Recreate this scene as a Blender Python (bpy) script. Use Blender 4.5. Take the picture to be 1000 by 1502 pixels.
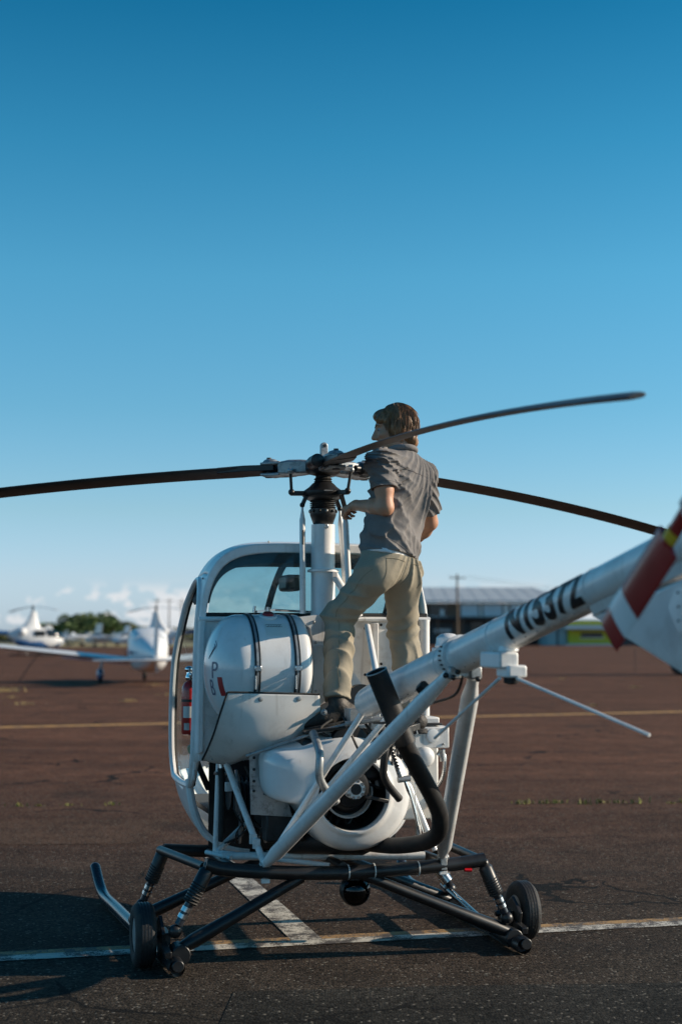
import bpy, bmesh, math, random
import numpy as np
from mathutils import Vector, Matrix
random.seed(7); np.random.seed(7)
PI = math.pi
def R(d): return math.radians(d)
for o in list(bpy.data.objects): bpy.data.objects.remove(o)
S = bpy.context.scene
COL = S.collection

# ------------------------------------------------------------------ camera
CAM_H, HORIZON_ROW, FOCAL = 1.676, 928.0, 2086.0
cam = bpy.data.cameras.new('camera'); cam_o = bpy.data.objects.new('camera', cam); COL.objects.link(cam_o)
cam.sensor_fit = 'VERTICAL'; cam.sensor_height = 36.0; cam.sensor_width = 24.0
cam.lens = 36.0 * FOCAL / 1502.0
cam_o.location = (0, 0, CAM_H)
cam_o.rotation_euler = (PI / 2 + math.atan((HORIZON_ROW - 751.0) / FOCAL), 0, 0)
cam.clip_end = 20000; cam.clip_start = 0.05
cam.dof.use_dof = True; cam.dof.focus_distance = 7.5; cam.dof.aperture_fstop = 1.8
S.camera = cam_o

# ------------------------------------------------------------------ sky
SUN_EL, SUN_AZ = R(21.0), R(5.0)          # azimuth from +X, counter-clockwise
W = bpy.data.worlds.new('World'); S.world = W; W.use_nodes = True
wn, wl = W.node_tree.nodes, W.node_tree.links
wn.clear()
def nn(t, **k):
    n = wn.new(t)
    for a, b in k.items(): setattr(n, a, b)
    return n
sky = nn('ShaderNodeTexSky', sky_type='NISHITA', sun_disc=False)
sky.sun_elevation = SUN_EL; sky.sun_rotation = PI / 2 - SUN_AZ
sky.altitude = 10; sky.air_density = 1.05; sky.dust_density = 0.4; sky.ozone_density = 3.2
tc = nn('ShaderNodeTexCoord'); sep = nn('ShaderNodeSeparateXYZ')
wl.new(tc.outputs['Generated'], sep.inputs[0])
# low cumulus band all round the horizon
mp = nn('ShaderNodeMapping'); mp.inputs['Scale'].default_value = (1, 1, 1.6)
wl.new(tc.outputs['Generated'], mp.inputs['Vector'])
nz = nn('ShaderNodeTexNoise'); nz.inputs['Scale'].default_value = 58; nz.inputs['Detail'].default_value = 6; nz.inputs['Roughness'].default_value = 0.55
wl.new(mp.outputs[0], nz.inputs['Vector'])
nb = nn('ShaderNodeTexNoise'); nb.inputs['Scale'].default_value = 7.0; nb.inputs['Detail'].default_value = 1
wl.new(tc.outputs['Generated'], nb.inputs['Vector'])
add = nn('ShaderNodeMath', operation='MULTIPLY_ADD'); add.inputs[1].default_value = 0.55; 
wl.new(nb.outputs[0], add.inputs[0]); wl.new(nz.outputs[0], add.inputs[2])
cr_ = nn('ShaderNodeMapRange'); cr_.inputs['From Min'].default_value = 0.78; cr_.inputs['From Max'].default_value = 0.86
wl.new(add.outputs[0], cr_.inputs['Value'])
band = nn('ShaderNodeValToRGB'); e = band.color_ramp.elements
e[0].position = 0.0; e[0].color = (0.55, 0.55, 0.55, 1); e[1].position = 0.036; e[1].color = (0, 0, 0, 1)
m = band.color_ramp.elements.new(0.012); m.color = (0.85, 0.85, 0.85, 1); m2 = band.color_ramp.elements.new(0.026); m2.color = (0.85, 0.85, 0.85, 1)
wl.new(sep.outputs['Z'], band.inputs[0])
cm = nn('ShaderNodeMath', operation='MULTIPLY'); wl.new(cr_.outputs[0], cm.inputs[0]); wl.new(band.outputs[0], cm.inputs[1])
cm.use_clamp = True
mix = nn('ShaderNodeMix', data_type='RGBA'); mix.inputs['B'].default_value = (8.0, 8.1, 8.3, 1)
tint = nn('ShaderNodeValToRGB'); tint.color_ramp.interpolation = 'LINEAR'
TINT = [(0.0, 1.15, 1.5, 2.45), (0.013, 1.15, 1.48, 2.4), (0.037, 1.2, 1.42, 2.05), (0.085, 1.05, 1.34, 1.56), (0.155, 0.76, 1.33, 1.46), (0.245, 0.58, 1.42, 1.5), (0.33, 0.30, 1.24, 1.36), (0.42, 0.09, 0.94, 1.12), (1.0, 0.10, 0.62, 0.90)]
tint.color_ramp.elements[0].position = 0; tint.color_ramp.elements[1].position = 1
for p_, *c_ in TINT[1:-1]: tint.color_ramp.elements.new(p_)
for el_, (p_, *c_) in zip(tint.color_ramp.elements, TINT): el_.position = p_; el_.color = (*[q / 2.5 for q in c_], 1)
wl.new(sep.outputs['Z'], tint.inputs[0])
gr = nn('ShaderNodeVectorMath', operation='MULTIPLY'); wl.new(sky.outputs[0], gr.inputs[0]); wl.new(tint.outputs[0], gr.inputs[1])
g2 = nn('ShaderNodeVectorMath', operation='SCALE'); g2.inputs['Scale'].default_value = 2.5; wl.new(gr.outputs[0], g2.inputs[0])
wl.new(cm.outputs[0], mix.inputs['Factor']); wl.new(g2.outputs[0], mix.inputs['A'])
bg = nn('ShaderNodeBackground'); bg.inputs['Strength'].default_value = 0.080
wl.new(mix.outputs['Result'], bg.inputs[0])
wo = nn('ShaderNodeOutputWorld'); wl.new(bg.outputs[0], wo.inputs[0])

# ------------------------------------------------------------------ sun, exposure
sl = bpy.data.lights.new('sun', 'SUN'); so = bpy.data.objects.new('sun', sl); COL.objects.link(so)
sl.energy = 5.0; sl.angle = R(0.53); sl.color = (1.0, 0.84, 0.66)
sd = Vector((math.cos(SUN_EL) * math.cos(SUN_AZ), math.cos(SUN_EL) * math.sin(SUN_AZ), math.sin(SUN_EL)))
so.rotation_euler = sd.to_track_quat('Z', 'Y').to_euler()
S.view_settings.view_transform = 'Standard'; S.view_settings.look = 'None'
S.view_settings.exposure = 0.32; S.view_settings.gamma = 1.0; S.view_settings.use_curve_mapping = False
S.render.engine = 'CYCLES'; S.cycles.use_denoising = True
S.cycles.max_bounces = 8; S.cycles.transparent_max_bounces = 16
S.cycles.caustics_reflective = False; S.cycles.caustics_refractive = False

# ------------------------------------------------------------------ materials
MATS = {}
def mat(name, col, rough=0.5, metal=0.0, var=0.12, vscale=6.0, bump=0.0, bscale=60.0, coat=0.0, dirt=None, dirt_amt=0.25, dscale=3.0, alpha_trans=None, spec=0.5):
    """painted / plain surface with uneven tone, uneven gloss, fine relief and optional dirt"""
    m = bpy.data.materials.new(name); m.use_nodes = True; MATS[name] = m
    N, Lk = m.node_tree.nodes, m.node_tree.links
    b = N['Principled BSDF']; b.inputs['Metallic'].default_value = metal
    b.inputs['Specular IOR Level'].default_value = spec
    if coat: b.inputs['Coat Weight'].default_value = coat; b.inputs['Coat Roughness'].default_value = 0.08
    tcn = N.new('ShaderNodeTexCoord')
    n1 = N.new('ShaderNodeTexNoise'); n1.inputs['Scale'].default_value = vscale; n1.inputs['Detail'].default_value = 6; n1.inputs['Roughness'].default_value = 0.6
    Lk.new(tcn.outputs['Object'], n1.inputs['Vector'])
    mr = N.new('ShaderNodeMapRange'); mr.inputs['From Min'].default_value = 0.3; mr.inputs['From Max'].default_value = 0.7
    mr.inputs['To Min'].default_value = 1 - var; mr.inputs['To Max'].default_value = 1 + var
    Lk.new(n1.outputs[0], mr.inputs['Value'])
    vm = N.new('ShaderNodeVectorMath'); vm.operation = 'SCALE'; vm.inputs[0].default_value = col[:3]
    Lk.new(mr.outputs[0], vm.inputs['Scale'])
    last = vm.outputs[0]
    if dirt:
        n2 = N.new('ShaderNodeTexNoise'); n2.inputs['Scale'].default_value = dscale; n2.inputs['Detail'].default_value = 9; n2.inputs['Roughness'].default_value = 0.72
        Lk.new(tcn.outputs['Object'], n2.inputs['Vector'])
        r2 = N.new('ShaderNodeMapRange'); r2.inputs['From Min'].default_value = 0.5; r2.inputs['From Max'].default_value = 0.78
        r2.inputs['To Max'].default_value = dirt_amt * 2
        Lk.new(n2.outputs[0], r2.inputs['Value'])
        mx = N.new('ShaderNodeMix'); mx.data_type = 'RGBA'; mx.inputs['B'].default_value = (*dirt, 1)
        sm = N.new('ShaderNodeMapping'); sm.inputs['Scale'].default_value = (14, 14, 1.1); Lk.new(tcn.outputs['Object'], sm.inputs[0])      # run-down streaks
        n4 = N.new('ShaderNodeTexNoise'); n4.inputs['Scale'].default_value = 2.2; n4.inputs['Detail'].default_value = 5; Lk.new(sm.outputs[0], n4.inputs['Vector'])
        r4 = N.new('ShaderNodeMapRange'); r4.inputs['From Min'].default_value = 0.60; r4.inputs['From Max'].default_value = 0.75; r4.inputs['To Max'].default_value = dirt_amt * 1.5; Lk.new(n4.outputs[0], r4.inputs['Value'])
        mxx = N.new('ShaderNodeMath'); mxx.operation = 'MAXIMUM'; Lk.new(r2.outputs[0], mxx.inputs[0]); Lk.new(r4.outputs[0], mxx.inputs[1])
        Lk.new(mxx.outputs[0], mx.inputs['Factor']); Lk.new(last, mx.inputs['A']); last = mx.outputs['Result']
    Lk.new(last, b.inputs['Base Color'])
    rr = N.new('ShaderNodeMapRange'); rr.inputs['To Min'].default_value = max(0.02, rough * 0.75); rr.inputs['To Max'].default_value = min(1, rough * 1.3)
    Lk.new(n1.outputs[0], rr.inputs['Value']); Lk.new(rr.outputs[0], b.inputs['Roughness'])
    if bump:
        n3 = N.new('ShaderNodeTexNoise'); n3.inputs['Scale'].default_value = bscale; n3.inputs['Detail'].default_value = 4
        Lk.new(tcn.outputs['Object'], n3.inputs['Vector'])
        bp = N.new('ShaderNodeBump'); bp.inputs['Strength'].default_value = bump; bp.inputs['Distance'].default_value = 0.01
        Lk.new(n3.outputs[0], bp.inputs['Height']); Lk.new(bp.outputs[0], b.inputs['Normal'])
    return m

DIRT = (0.20, 0.15, 0.10)
WHITE = mat('white_paint', (0.80, 0.795, 0.78), 0.30, var=0.06, coat=0.2, dirt=DIRT, dirt_amt=0.20, dscale=5)
WHITE2 = mat('worn_white_paint', (0.70, 0.69, 0.67), 0.4, var=0.08, dirt=(0.16, 0.10, 0.06), dirt_amt=0.3, dscale=9)
CREAM = mat('white_fibreglass', (0.72, 0.70, 0.66), 0.38, var=0.06, dirt=DIRT, dirt_amt=0.22, dscale=5, bump=0.04, bscale=14)
TANKW = mat('glossy_tank_white', (0.75, 0.75, 0.74), 0.18, var=0.05, coat=0.4, dirt=DIRT, dirt_amt=0.14, dscale=6)
BLACK = mat('black_paint', (0.012, 0.012, 0.013), 0.38, var=0.4, dirt=(0.10, 0.08, 0.06), dirt_amt=0.12, dscale=8)
RUBBER = mat('rubber', (0.014, 0.014, 0.014), 0.7, var=0.3, bump=0.3, bscale=90, dirt=(0.09, 0.075, 0.06), dirt_amt=0.25, dscale=10)
SOOT = mat('sooty_steel', (0.016, 0.016, 0.017), 0.55, metal=0.2, var=0.35, dirt=(0.06, 0.045, 0.035), dirt_amt=0.35, dscale=7, bump=0.1)
GREYM = mat('grey_metal', (0.36, 0.37, 0.37), 0.42, metal=0.55, var=0.18, dirt=(0.05, 0.045, 0.04), dirt_amt=0.5, dscale=25)
STEEL = mat('bare_steel', (0.62, 0.62, 0.62), 0.25, metal=1.0, var=0.1, dirt=(0.1, 0.08, 0.06), dirt_amt=0.2, dscale=30)
DARKM = mat('dark_engine_metal', (0.028, 0.028, 0.030), 0.5, metal=0.4, var=0.5, vscale=20, dirt=(0.06, 0.045, 0.035), dirt_amt=0.3, dscale=15)
GREASE = mat('greasy_black', (0.008, 0.008, 0.009), 0.42, var=0.5, vscale=30)
BLADE = mat('blade_grey', (0.05, 0.045, 0.042), 0.45, var=0.2, dirt=(0.14, 0.11, 0.09), dirt_amt=0.2, dscale=4)
RED = mat('red_enamel', (0.45, 0.018, 0.015), 0.28, var=0.12, coat=0.4, dirt=(0.15, 0.02, 0.02), dirt_amt=0.2)
DKRED = mat('maroon_paint', (0.34, 0.022, 0.020), 0.3, var=0.15, coat=0.3)
YELLOW = mat('yellow_paint', (0.70, 0.42, 0.03), 0.4)
INK = mat('black_lettering', (0.012, 0.013, 0.015), 0.4)
BLUEINK = mat('blue_grey_lettering', (0.10, 0.13, 0.20), 0.4)
REDINK = mat('red_lettering', (0.40, 0.03, 0.03), 0.4)
PLACARD = mat('faded_placard', (0.62, 0.63, 0.60), 0.35, var=0.06)
PALEGREEN = mat('khaki_knob', (0.28, 0.29, 0.17), 0.5)
SEATM = mat('dark_seat_fabric', (0.03, 0.03, 0.035), 0.85, bump=0.3)
LINING = mat('cabin_lining', (0.05, 0.06, 0.065), 0.7)
LENS = mat('red_lens', (0.55, 0.01, 0.01), 0.1, var=0.05)

def glass_mat(name, tint, rough=0.03, thin=0.75, grime=0.0):
    m = bpy.data.materials.new(name); m.use_nodes = True
    N, Lk = m.node_tree.nodes, m.node_tree.links; N.clear()
    out = N.new('ShaderNodeOutputMaterial'); tr = N.new('ShaderNodeBsdfTransparent'); gl = N.new('ShaderNodeBsdfGlossy')
    tr.inputs[0].default_value = (*tint, 1); gl.inputs['Roughness'].default_value = rough; gl.inputs[0].default_value = (0.9, 0.95, 1, 1)
    fr = N.new('ShaderNodeFresnel'); ge = N.new('ShaderNodeNewGeometry'); io = N.new('ShaderNodeMapRange')   # same reflectance from either side of the thin sheet
    io.inputs['To Min'].default_value = 1.45; io.inputs['To Max'].default_value = 1 / 1.45
    Lk.new(ge.outputs['Backfacing'], io.inputs['Value']); Lk.new(io.outputs[0], fr.inputs[0])
    mx = N.new('ShaderNodeMixShader')
    Lk.new(fr.outputs[0], mx.inputs[0]); Lk.new(tr.outputs[0], mx.inputs[1]); Lk.new(gl.outputs[0], mx.inputs[2])
    last = mx
    if grime:
        df = N.new('ShaderNodeBsdfDiffuse'); df.inputs[0].default_value = (0.45, 0.5, 0.5, 1)
        tcn = N.new('ShaderNodeTexCoord'); nz = N.new('ShaderNodeTexNoise'); nz.inputs['Scale'].default_value = 9; nz.inputs['Detail'].default_value = 10; nz.inputs['Roughness'].default_value = 0.75
        Lk.new(tcn.outputs['Object'], nz.inputs['Vector'])
        mr = N.new('ShaderNodeMapRange'); mr.inputs['From Min'].default_value = 0.4; mr.inputs['From Max'].default_value = 0.75; mr.inputs['To Min'].default_value = grime * 0.3; mr.inputs['To Max'].default_value = grime * 1.6
        Lk.new(nz.outputs[0], mr.inputs['Value'])
        m2 = N.new('ShaderNodeMixShader'); Lk.new(mr.outputs[0], m2.inputs[0]); Lk.new(mx.outputs[0], m2.inputs[1]); Lk.new(df.outputs[0], m2.inputs[2]); last = m2
    Lk.new(last.outputs[0], out.inputs[0])
    return m
TEAL = glass_mat('tinted_acrylic', (0.42, 0.67, 0.73), grime=0.12)
CLEAR = glass_mat('clear_acrylic', (0.86, 0.94, 0.95), grime=0.04)
DKGLASS = glass_mat('dark_window', (0.10, 0.14, 0.17))

# ------------------------------------------------------------------ mesh helpers
def V3(p): return Vector(p)
def frame(d):
    d = Vector(d).normalized()
    a = Vector((0, 0, 1)) if abs(d.z) < 0.9 else Vector((1, 0, 0))
    x = d.cross(a).normalized(); return x, d.cross(x).normalized() , d
def cr(pts, n=6, closed=False):
    P = [Vector(p) for p in pts]; k = len(P); out = []
    rng = range(k) if closed else range(k - 1)
    for i in rng:
        if closed: a, b, c, d = P[i - 1], P[i], P[(i + 1) % k], P[(i + 2) % k]
        else: a, b, c, d = P[max(0, i - 1)], P[i], P[i + 1], P[min(k - 1, i + 2)]
        for j in range(n):
            t = j / n
            out.append(0.5 * ((2 * b) + (c - a) * t + (2 * a - 5 * b + 4 * c - d) * t * t + (-a + 3 * b - 3 * c + d) * t ** 3))
    if not closed: out.append(P[-1])
    return out
def tube(pts, r, seg=14, closed=False, cap=True, flat=None):
    P = [Vector(p) for p in pts]; n = len(P)
    rs = r if isinstance(r, (list, tuple)) else [r] * n
    vs, fs = [], []
    tang = []
    for i in range(n):
        a = P[(i - 1) % n] if (closed or i > 0) else P[i]
        b = P[(i + 1) % n] if (closed or i < n - 1) else P[i]
        tang.append((b - a).normalized())
    x, y, _ = frame(tang[0])
    for i in range(n):
        t = tang[i]
        x = (x - t * x.dot(t)); x = x.normalized() if x.length > 1e-6 else frame(t)[0]
        y = t.cross(x)
        for j in range(seg):
            a = 2 * PI * j / seg
            vs.append(P[i] + (x * math.cos(a) + y * math.sin(a) * (flat or 1)) * rs[i])
    m = n if closed else n - 1
    for i in range(m):
        for j in range(seg):
            a, b = i * seg + j, i * seg + (j + 1) % seg
            c, d = ((i + 1) % n) * seg + (j + 1) % seg, ((i + 1) % n) * seg + j
            fs.append((a, b, c, d))
    if cap and not closed:
        fs.append(tuple(range(seg))[::-1]); fs.append(tuple((n - 1) * seg + j for j in range(seg)))
    return vs, fs
def lathe(prof, org=(0, 0, 0), axis=(0, 0, 1), seg=32, cap=True, sx=1.0, sy=1.0):
    """prof: (radius, height along axis)"""
    x, y, d = frame(axis); o = Vector(org); vs, fs = [], []
    n = len(prof)
    for r, h in prof:
        for j in range(seg):
            a = 2 * PI * j / seg
            vs.append(o + d * h + (x * math.cos(a) * sx + y * math.sin(a) * sy) * r)
    for i in range(n - 1):
        for j in range(seg):
            k = (j + 1) % seg
            fs.append((i * seg + j, i * seg + k, (i + 1) * seg + k, (i + 1) * seg + j))
    if cap:
        fs.append(tuple(range(seg))[::-1]); fs.append(tuple((n - 1) * seg + j for j in range(seg)))
    return vs, fs
def box(c, s, rot=None):
    c = Vector(c); vs = []
    for dx in (-1, 1):
        for dy in (-1, 1):
            for dz in (-1, 1):
                p = Vector((dx * s[0] / 2, dy * s[1] / 2, dz * s[2] / 2))
                if rot is not None: p = rot @ p
                vs.append(c + p)
    return vs, [(0, 1, 3, 2), (4, 6, 7, 5), (0, 4, 5, 1), (2, 3, 7, 6), (0, 2, 6, 4), (1, 5, 7, 3)]
def beam(a, b, w, h, roll=0.0):
    """rectangular bar from a to b"""
    a, b = Vector(a), Vector(b); x, y, d = frame(b - a)
    if roll: q = Matrix.Rotation(roll, 3, d); x, y = q @ x, q @ y
    vs = []
    for p in (a, b):
        for sx, sy in ((-1, -1), (1, -1), (1, 1), (-1, 1)): vs.append(p + x * sx * w / 2 + y * sy * h / 2)
    return vs, [(3, 2, 1, 0), (4, 5, 6, 7), (0, 1, 5, 4), (1, 2, 6, 5), (2, 3, 7, 6), (3, 0, 4, 7)]
def prism(poly, thick, M=Matrix.Identity(4)):
    """poly in XY, extruded along Z by thick (centred), transformed by M"""
    n = len(poly); vs = [M @ Vector((p[0], p[1], s * thick / 2)) for s in (-1, 1) for p in poly]
    fs = [tuple(range(n))[::-1], tuple(range(n, 2 * n))] + [(i, (i + 1) % n, n + (i + 1) % n, n + i) for i in range(n)]
    return vs, fs
def loft(rings, cap=True, closed=True):
    n = len(rings[0]); vs = [Vector(p) for r in rings for p in r]; fs = []
    for i in range(len(rings) - 1):
        for j in range(n if closed else n - 1):
            k = (j + 1) % n
            fs.append((i * n + j, i * n + k, (i + 1) * n + k, (i + 1) * n + j))
    if cap and closed:
        fs.append(tuple(range(n))[::-1]); fs.append(tuple((len(rings) - 1) * n + j for j in range(n)))
    return vs, fs
def ball(c, r, seg=20, rings=12):
    if not isinstance(r, (tuple, list)): r = (r, r, r)
    c = Vector(c); vs = [c + Vector((0, 0, r[2]))]; fs = []
    for i in range(1, rings):
        t = PI * i / rings
        for j in range(seg):
            a = 2 * PI * j / seg
            vs.append(c + Vector((r[0] * math.sin(t) * math.cos(a), r[1] * math.sin(t) * math.sin(a), r[2] * math.cos(t))))
    vs.append(c - Vector((0, 0, r[2])))
    for j in range(seg): fs.append((0, 1 + j, 1 + (j + 1) % seg))
    for i in range(rings - 2):
        for j in range(seg):
            k = (j + 1) % seg
            fs.append((1 + i * seg + j, 1 + (i + 1) * seg + j, 1 + (i + 1) * seg + k, 1 + i * seg + k))
    b = 1 + (rings - 2) * seg
    for j in range(seg): fs.append((len(vs) - 1, b + (j + 1) % seg, b + j))
    return vs, fs
def join(*gs):
    vs, fs = [], []
    for g in gs:
        o = len(vs); vs += g[0]; fs += [tuple(i + o for i in f) for f in g[1]]
    return vs, fs
def tag(o, label=None, cat=None, group=None, kind=None):
    if label: o['label'] = label
    if cat: o['category'] = cat
    if group: o['group'] = group
    if kind: o['kind'] = kind
    return o
def obj(name, geom, m, parent=None, bevel=0.0, ang=40, smooth=True, solid=0.0, label=None):
    me = bpy.data.meshes.new(name); me.from_pydata([tuple(v) for v in geom[0]], [], geom[1]); me.update()
    bm = bmesh.new(); bm.from_mesh(me); bmesh.ops.recalc_face_normals(bm, faces=bm.faces); bm.to_mesh(me); bm.free()
    if smooth:
        me.polygons.foreach_set('use_smooth', [True] * len(me.polygons)); me.set_sharp_from_angle(angle=R(ang))
    me.materials.append(m)
    o = bpy.data.objects.new(name, me); COL.objects.link(o)
    if parent: o.parent = parent
    if solid: k = o.modifiers.new('solid', 'SOLIDIFY'); k.thickness = solid; k.offset = 0
    if bevel:
        k = o.modifiers.new('bevel', 'BEVEL'); k.width = bevel; k.segments = 2; k.limit_method = 'ANGLE'; k.angle_limit = R(35)
    if label: o['label'] = label
    return o
def empty(name, loc=(0, 0, 0), rz=0.0, label=None, cat=None, group=None):
    o = bpy.data.objects.new(name, None); COL.objects.link(o); o.location = loc; o.rotation_euler = (0, 0, rz); o.empty_display_size = 0.2
    return tag(o, label, cat, group)
def text_geom(body, size, bold=0.0):
    cu = bpy.data.curves.new('lettering', 'FONT'); cu.body = body; cu.size = size; cu.offset = bold
    cu.resolution_u = 6
    t = bpy.data.objects.new('lettering', cu); COL.objects.link(t)
    bpy.context.view_layer.update()
    me = bpy.data.meshes.new_from_object(t.evaluated_get(bpy.context.evaluated_depsgraph_get()))
    bm = bmesh.new(); bm.from_mesh(me)
    bmesh.ops.triangulate(bm, faces=bm.faces)
    for _ in range(4):
        long = [e for e in bm.edges if e.calc_length() > size * 0.07]
        if long: bmesh.ops.subdivide_edges(bm, edges=long, cuts=1)
        bmesh.ops.triangulate(bm, faces=bm.faces)
    vs = [v.co.copy() for v in bm.verts]; bm.verts.index_update(); fs = [tuple(v.index for v in f.verts) for f in bm.faces]
    bm.free(); bpy.data.objects.remove(t); bpy.data.curves.remove(cu); bpy.data.meshes.remove(me)
    return vs, fs


# ================================================================== GROUND
def asphalt_mat(nm='asphalt', ca=(0.033, 0.029, 0.023), cb=(0.116, 0.053, 0.031)):
    m = bpy.data.materials.new(nm); m.use_nodes = True
    N, Lk = m.node_tree.nodes, m.node_tree.links; b = N['Principled BSDF']
    def n(t, **k):
        q = N.new(t)
        for a, v in k.items(): setattr(q, a, v)
        return q
    geo = n('ShaderNodeNewGeometry'); P = geo.outputs['Position']
    sp = n('ShaderNodeSeparateXYZ'); Lk.new(P, sp.inputs[0])
    # two pavements: grey patched seal near by, rusty older seal beyond the joint
    big = n('ShaderNodeTexNoise'); big.inputs['Scale'].default_value = 0.22; big.inputs['Detail'].default_value = 5; Lk.new(P, big.inputs['Vector'])
    ma = n('ShaderNodeMath', operation='MULTIPLY_ADD'); Lk.new(big.outputs[0], ma.inputs[0]); ma.inputs[1].default_value = 7.0; Lk.new(sp.outputs['Y'], ma.inputs[2])
    jr = n('ShaderNodeMapRange'); jr.interpolation_type = 'SMOOTHSTEP'; jr.inputs['From Min'].default_value = 8.0; jr.inputs['From Max'].default_value = 24.0; Lk.new(ma.outputs[0], jr.inputs['Value'])
    c0 = n('ShaderNodeMix', data_type='RGBA'); c0.inputs['A'].default_value = (*ca, 1); c0.inputs['B'].default_value = (*cb, 1); Lk.new(jr.outputs[0], c0.inputs['Factor'])
    # stone chips
    vo = n('ShaderNodeTexVoronoi'); vo.inputs['Scale'].default_value = 78; Lk.new(P, vo.inputs['Vector'])
    hsv = n('ShaderNodeSeparateColor'); Lk.new(vo.outputs['Color'], hsv.inputs[0])
    chip = n('ShaderNodeMapRange'); chip.inputs['To Min'].default_value = 0.30; chip.inputs['To Max'].default_value = 1.75; Lk.new(hsv.outputs[0], chip.inputs['Value'])
    pale = n('ShaderNodeMath', operation='GREATER_THAN'); pale.inputs[1].default_value = 0.972; Lk.new(hsv.outputs[1], pale.inputs[0])
    med = n('ShaderNodeTexNoise'); med.inputs['Scale'].default_value = 2.3; med.inputs['Detail'].default_value = 8; med.inputs['Roughness'].default_value = 0.68; Lk.new(P, med.inputs['Vector'])
    mm = n('ShaderNodeMapRange'); mm.inputs['From Min'].default_value = 0.3; mm.inputs['From Max'].default_value = 0.7; mm.inputs['To Min'].default_value = 0.66; mm.inputs['To Max'].default_value = 1.34; Lk.new(med.outputs[0], mm.inputs['Value'])
    # wear streaks along the taxi direction
    st = n('ShaderNodeMapping'); st.inputs['Scale'].default_value = (0.10, 0.9, 1); Lk.new(P, st.inputs[0])
    sn = n('ShaderNodeTexNoise'); sn.inputs['Scale'].default_value = 1.0; sn.inputs['Detail'].default_value = 6; Lk.new(st.outputs[0], sn.inputs['Vector'])
    sm = n('ShaderNodeMapRange'); sm.inputs['From Min'].default_value = 0.3; sm.inputs['From Max'].default_value = 0.7; sm.inputs['To Min'].default_value = 0.75; sm.inputs['To Max'].default_value = 1.25; Lk.new(sn.outputs[0], sm.inputs['Value'])
    mul = n('ShaderNodeMath', operation='MULTIPLY'); Lk.new(chip.outputs[0], mul.inputs[0]); Lk.new(mm.outputs[0], mul.inputs[1])
    mul2 = n('ShaderNodeMath', operation='MULTIPLY'); Lk.new(mul.outputs[0], mul2.inputs[0]); Lk.new(sm.outputs[0], mul2.inputs[1])
    sc = n('ShaderNodeVectorMath', operation='SCALE'); Lk.new(c0.outputs['Result'], sc.inputs[0]); Lk.new(mul2.outputs[0], sc.inputs['Scale'])
    c1 = n('ShaderNodeMix', data_type='RGBA'); c1.inputs['B'].default_value = (0.16, 0.145, 0.12, 1); Lk.new(pale.outputs[0], c1.inputs['Factor']); Lk.new(sc.outputs[0], c1.inputs['A'])
    # oil drips and dark tyre scuffs
    oi = n('ShaderNodeTexNoise'); oi.inputs['Scale'].default_value = 0.55; oi.inputs['Detail'].default_value = 7; oi.inputs['Roughness'].default_value = 0.62; Lk.new(P, oi.inputs['Vector'])
    orr = n('ShaderNodeMapRange'); orr.inputs['From Min'].default_value = 0.56; orr.inputs['From Max'].default_value = 0.68; orr.inputs['To Max'].default_value = 0.55; Lk.new(oi.outputs[0], orr.inputs['Value'])
    ty = n('ShaderNodeMapping'); ty.inputs['Rotation'].default_value = (0, 0, 0.5); ty.inputs['Scale'].default_value = (0.05, 1.4, 1); Lk.new(P, ty.inputs[0])
    tn = n('ShaderNodeTexNoise'); tn.inputs['Scale'].default_value = 1.3; tn.inputs['Detail'].default_value = 3; Lk.new(ty.outputs[0], tn.inputs['Vector'])
    trr = n('ShaderNodeMapRange'); trr.inputs['From Min'].default_value = 0.60; trr.inputs['From Max'].default_value = 0.68; trr.inputs['To Max'].default_value = 0.35; Lk.new(tn.outputs[0], trr.inputs['Value'])
    mxo = n('ShaderNodeMath', operation='MAXIMUM'); Lk.new(orr.outputs[0], mxo.inputs[0]); Lk.new(trr.outputs[0], mxo.inputs[1])
    c15 = n('ShaderNodeMix', data_type='RGBA'); c15.inputs['B'].default_value = (0.022, 0.019, 0.017, 1); Lk.new(mxo.outputs[0], c15.inputs['Factor']); Lk.new(c1.outputs['Result'], c15.inputs['A'])
    c1 = c15
    # cracks: wandering edges of big distorted cells
    wn_ = n('ShaderNodeTexNoise'); wn_.inputs['Scale'].default_value = 0.9; wn_.inputs['Detail'].default_value = 6; Lk.new(P, wn_.inputs['Vector'])
    wv = n('ShaderNodeVectorMath', operation='SCALE'); wv.inputs['Scale'].default_value = 1.5; Lk.new(wn_.outputs['Color'], wv.inputs[0])
    wa = n('ShaderNodeVectorMath', operation='ADD'); Lk.new(P, wa.inputs[0]); Lk.new(wv.outputs[0], wa.inputs[1])
    ms = n('ShaderNodeMapping'); ms.inputs['Scale'].default_value = (0.55, 1.0, 1); Lk.new(wa.outputs[0], ms.inputs[0])
    vc = n('ShaderNodeTexVoronoi', feature='DISTANCE_TO_EDGE'); vc.inputs['Scale'].default_value = 0.42; Lk.new(ms.outputs[0], vc.inputs['Vector'])
    gate = n('ShaderNodeTexNoise'); gate.inputs['Scale'].default_value = 0.6; gate.inputs['Detail'].default_value = 3; Lk.new(P, gate.inputs['Vector'])
    gw = n('ShaderNodeMapRange'); gw.inputs['From Min'].default_value = 0.45; gw.inputs['From Max'].default_value = 0.62; gw.inputs['To Min'].default_value = 0.0001; gw.inputs['To Max'].default_value = 0.010; Lk.new(gate.outputs[0], gw.inputs['Value'])
    cw = n('ShaderNodeMath', operation='LESS_THAN'); Lk.new(vc.outputs['Distance'], cw.inputs[0]); Lk.new(gw.outputs[0], cw.inputs[1])
    c2 = n('ShaderNodeMix', data_type='RGBA'); c2.inputs['B'].default_value = (0.012, 0.011, 0.010, 1); Lk.new(cw.outputs[0], c2.inputs['Factor']); Lk.new(c1.outputs['Result'], c2.inputs['A'])
    Lk.new(c2.outputs['Result'], b.inputs['Base Color'])
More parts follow.
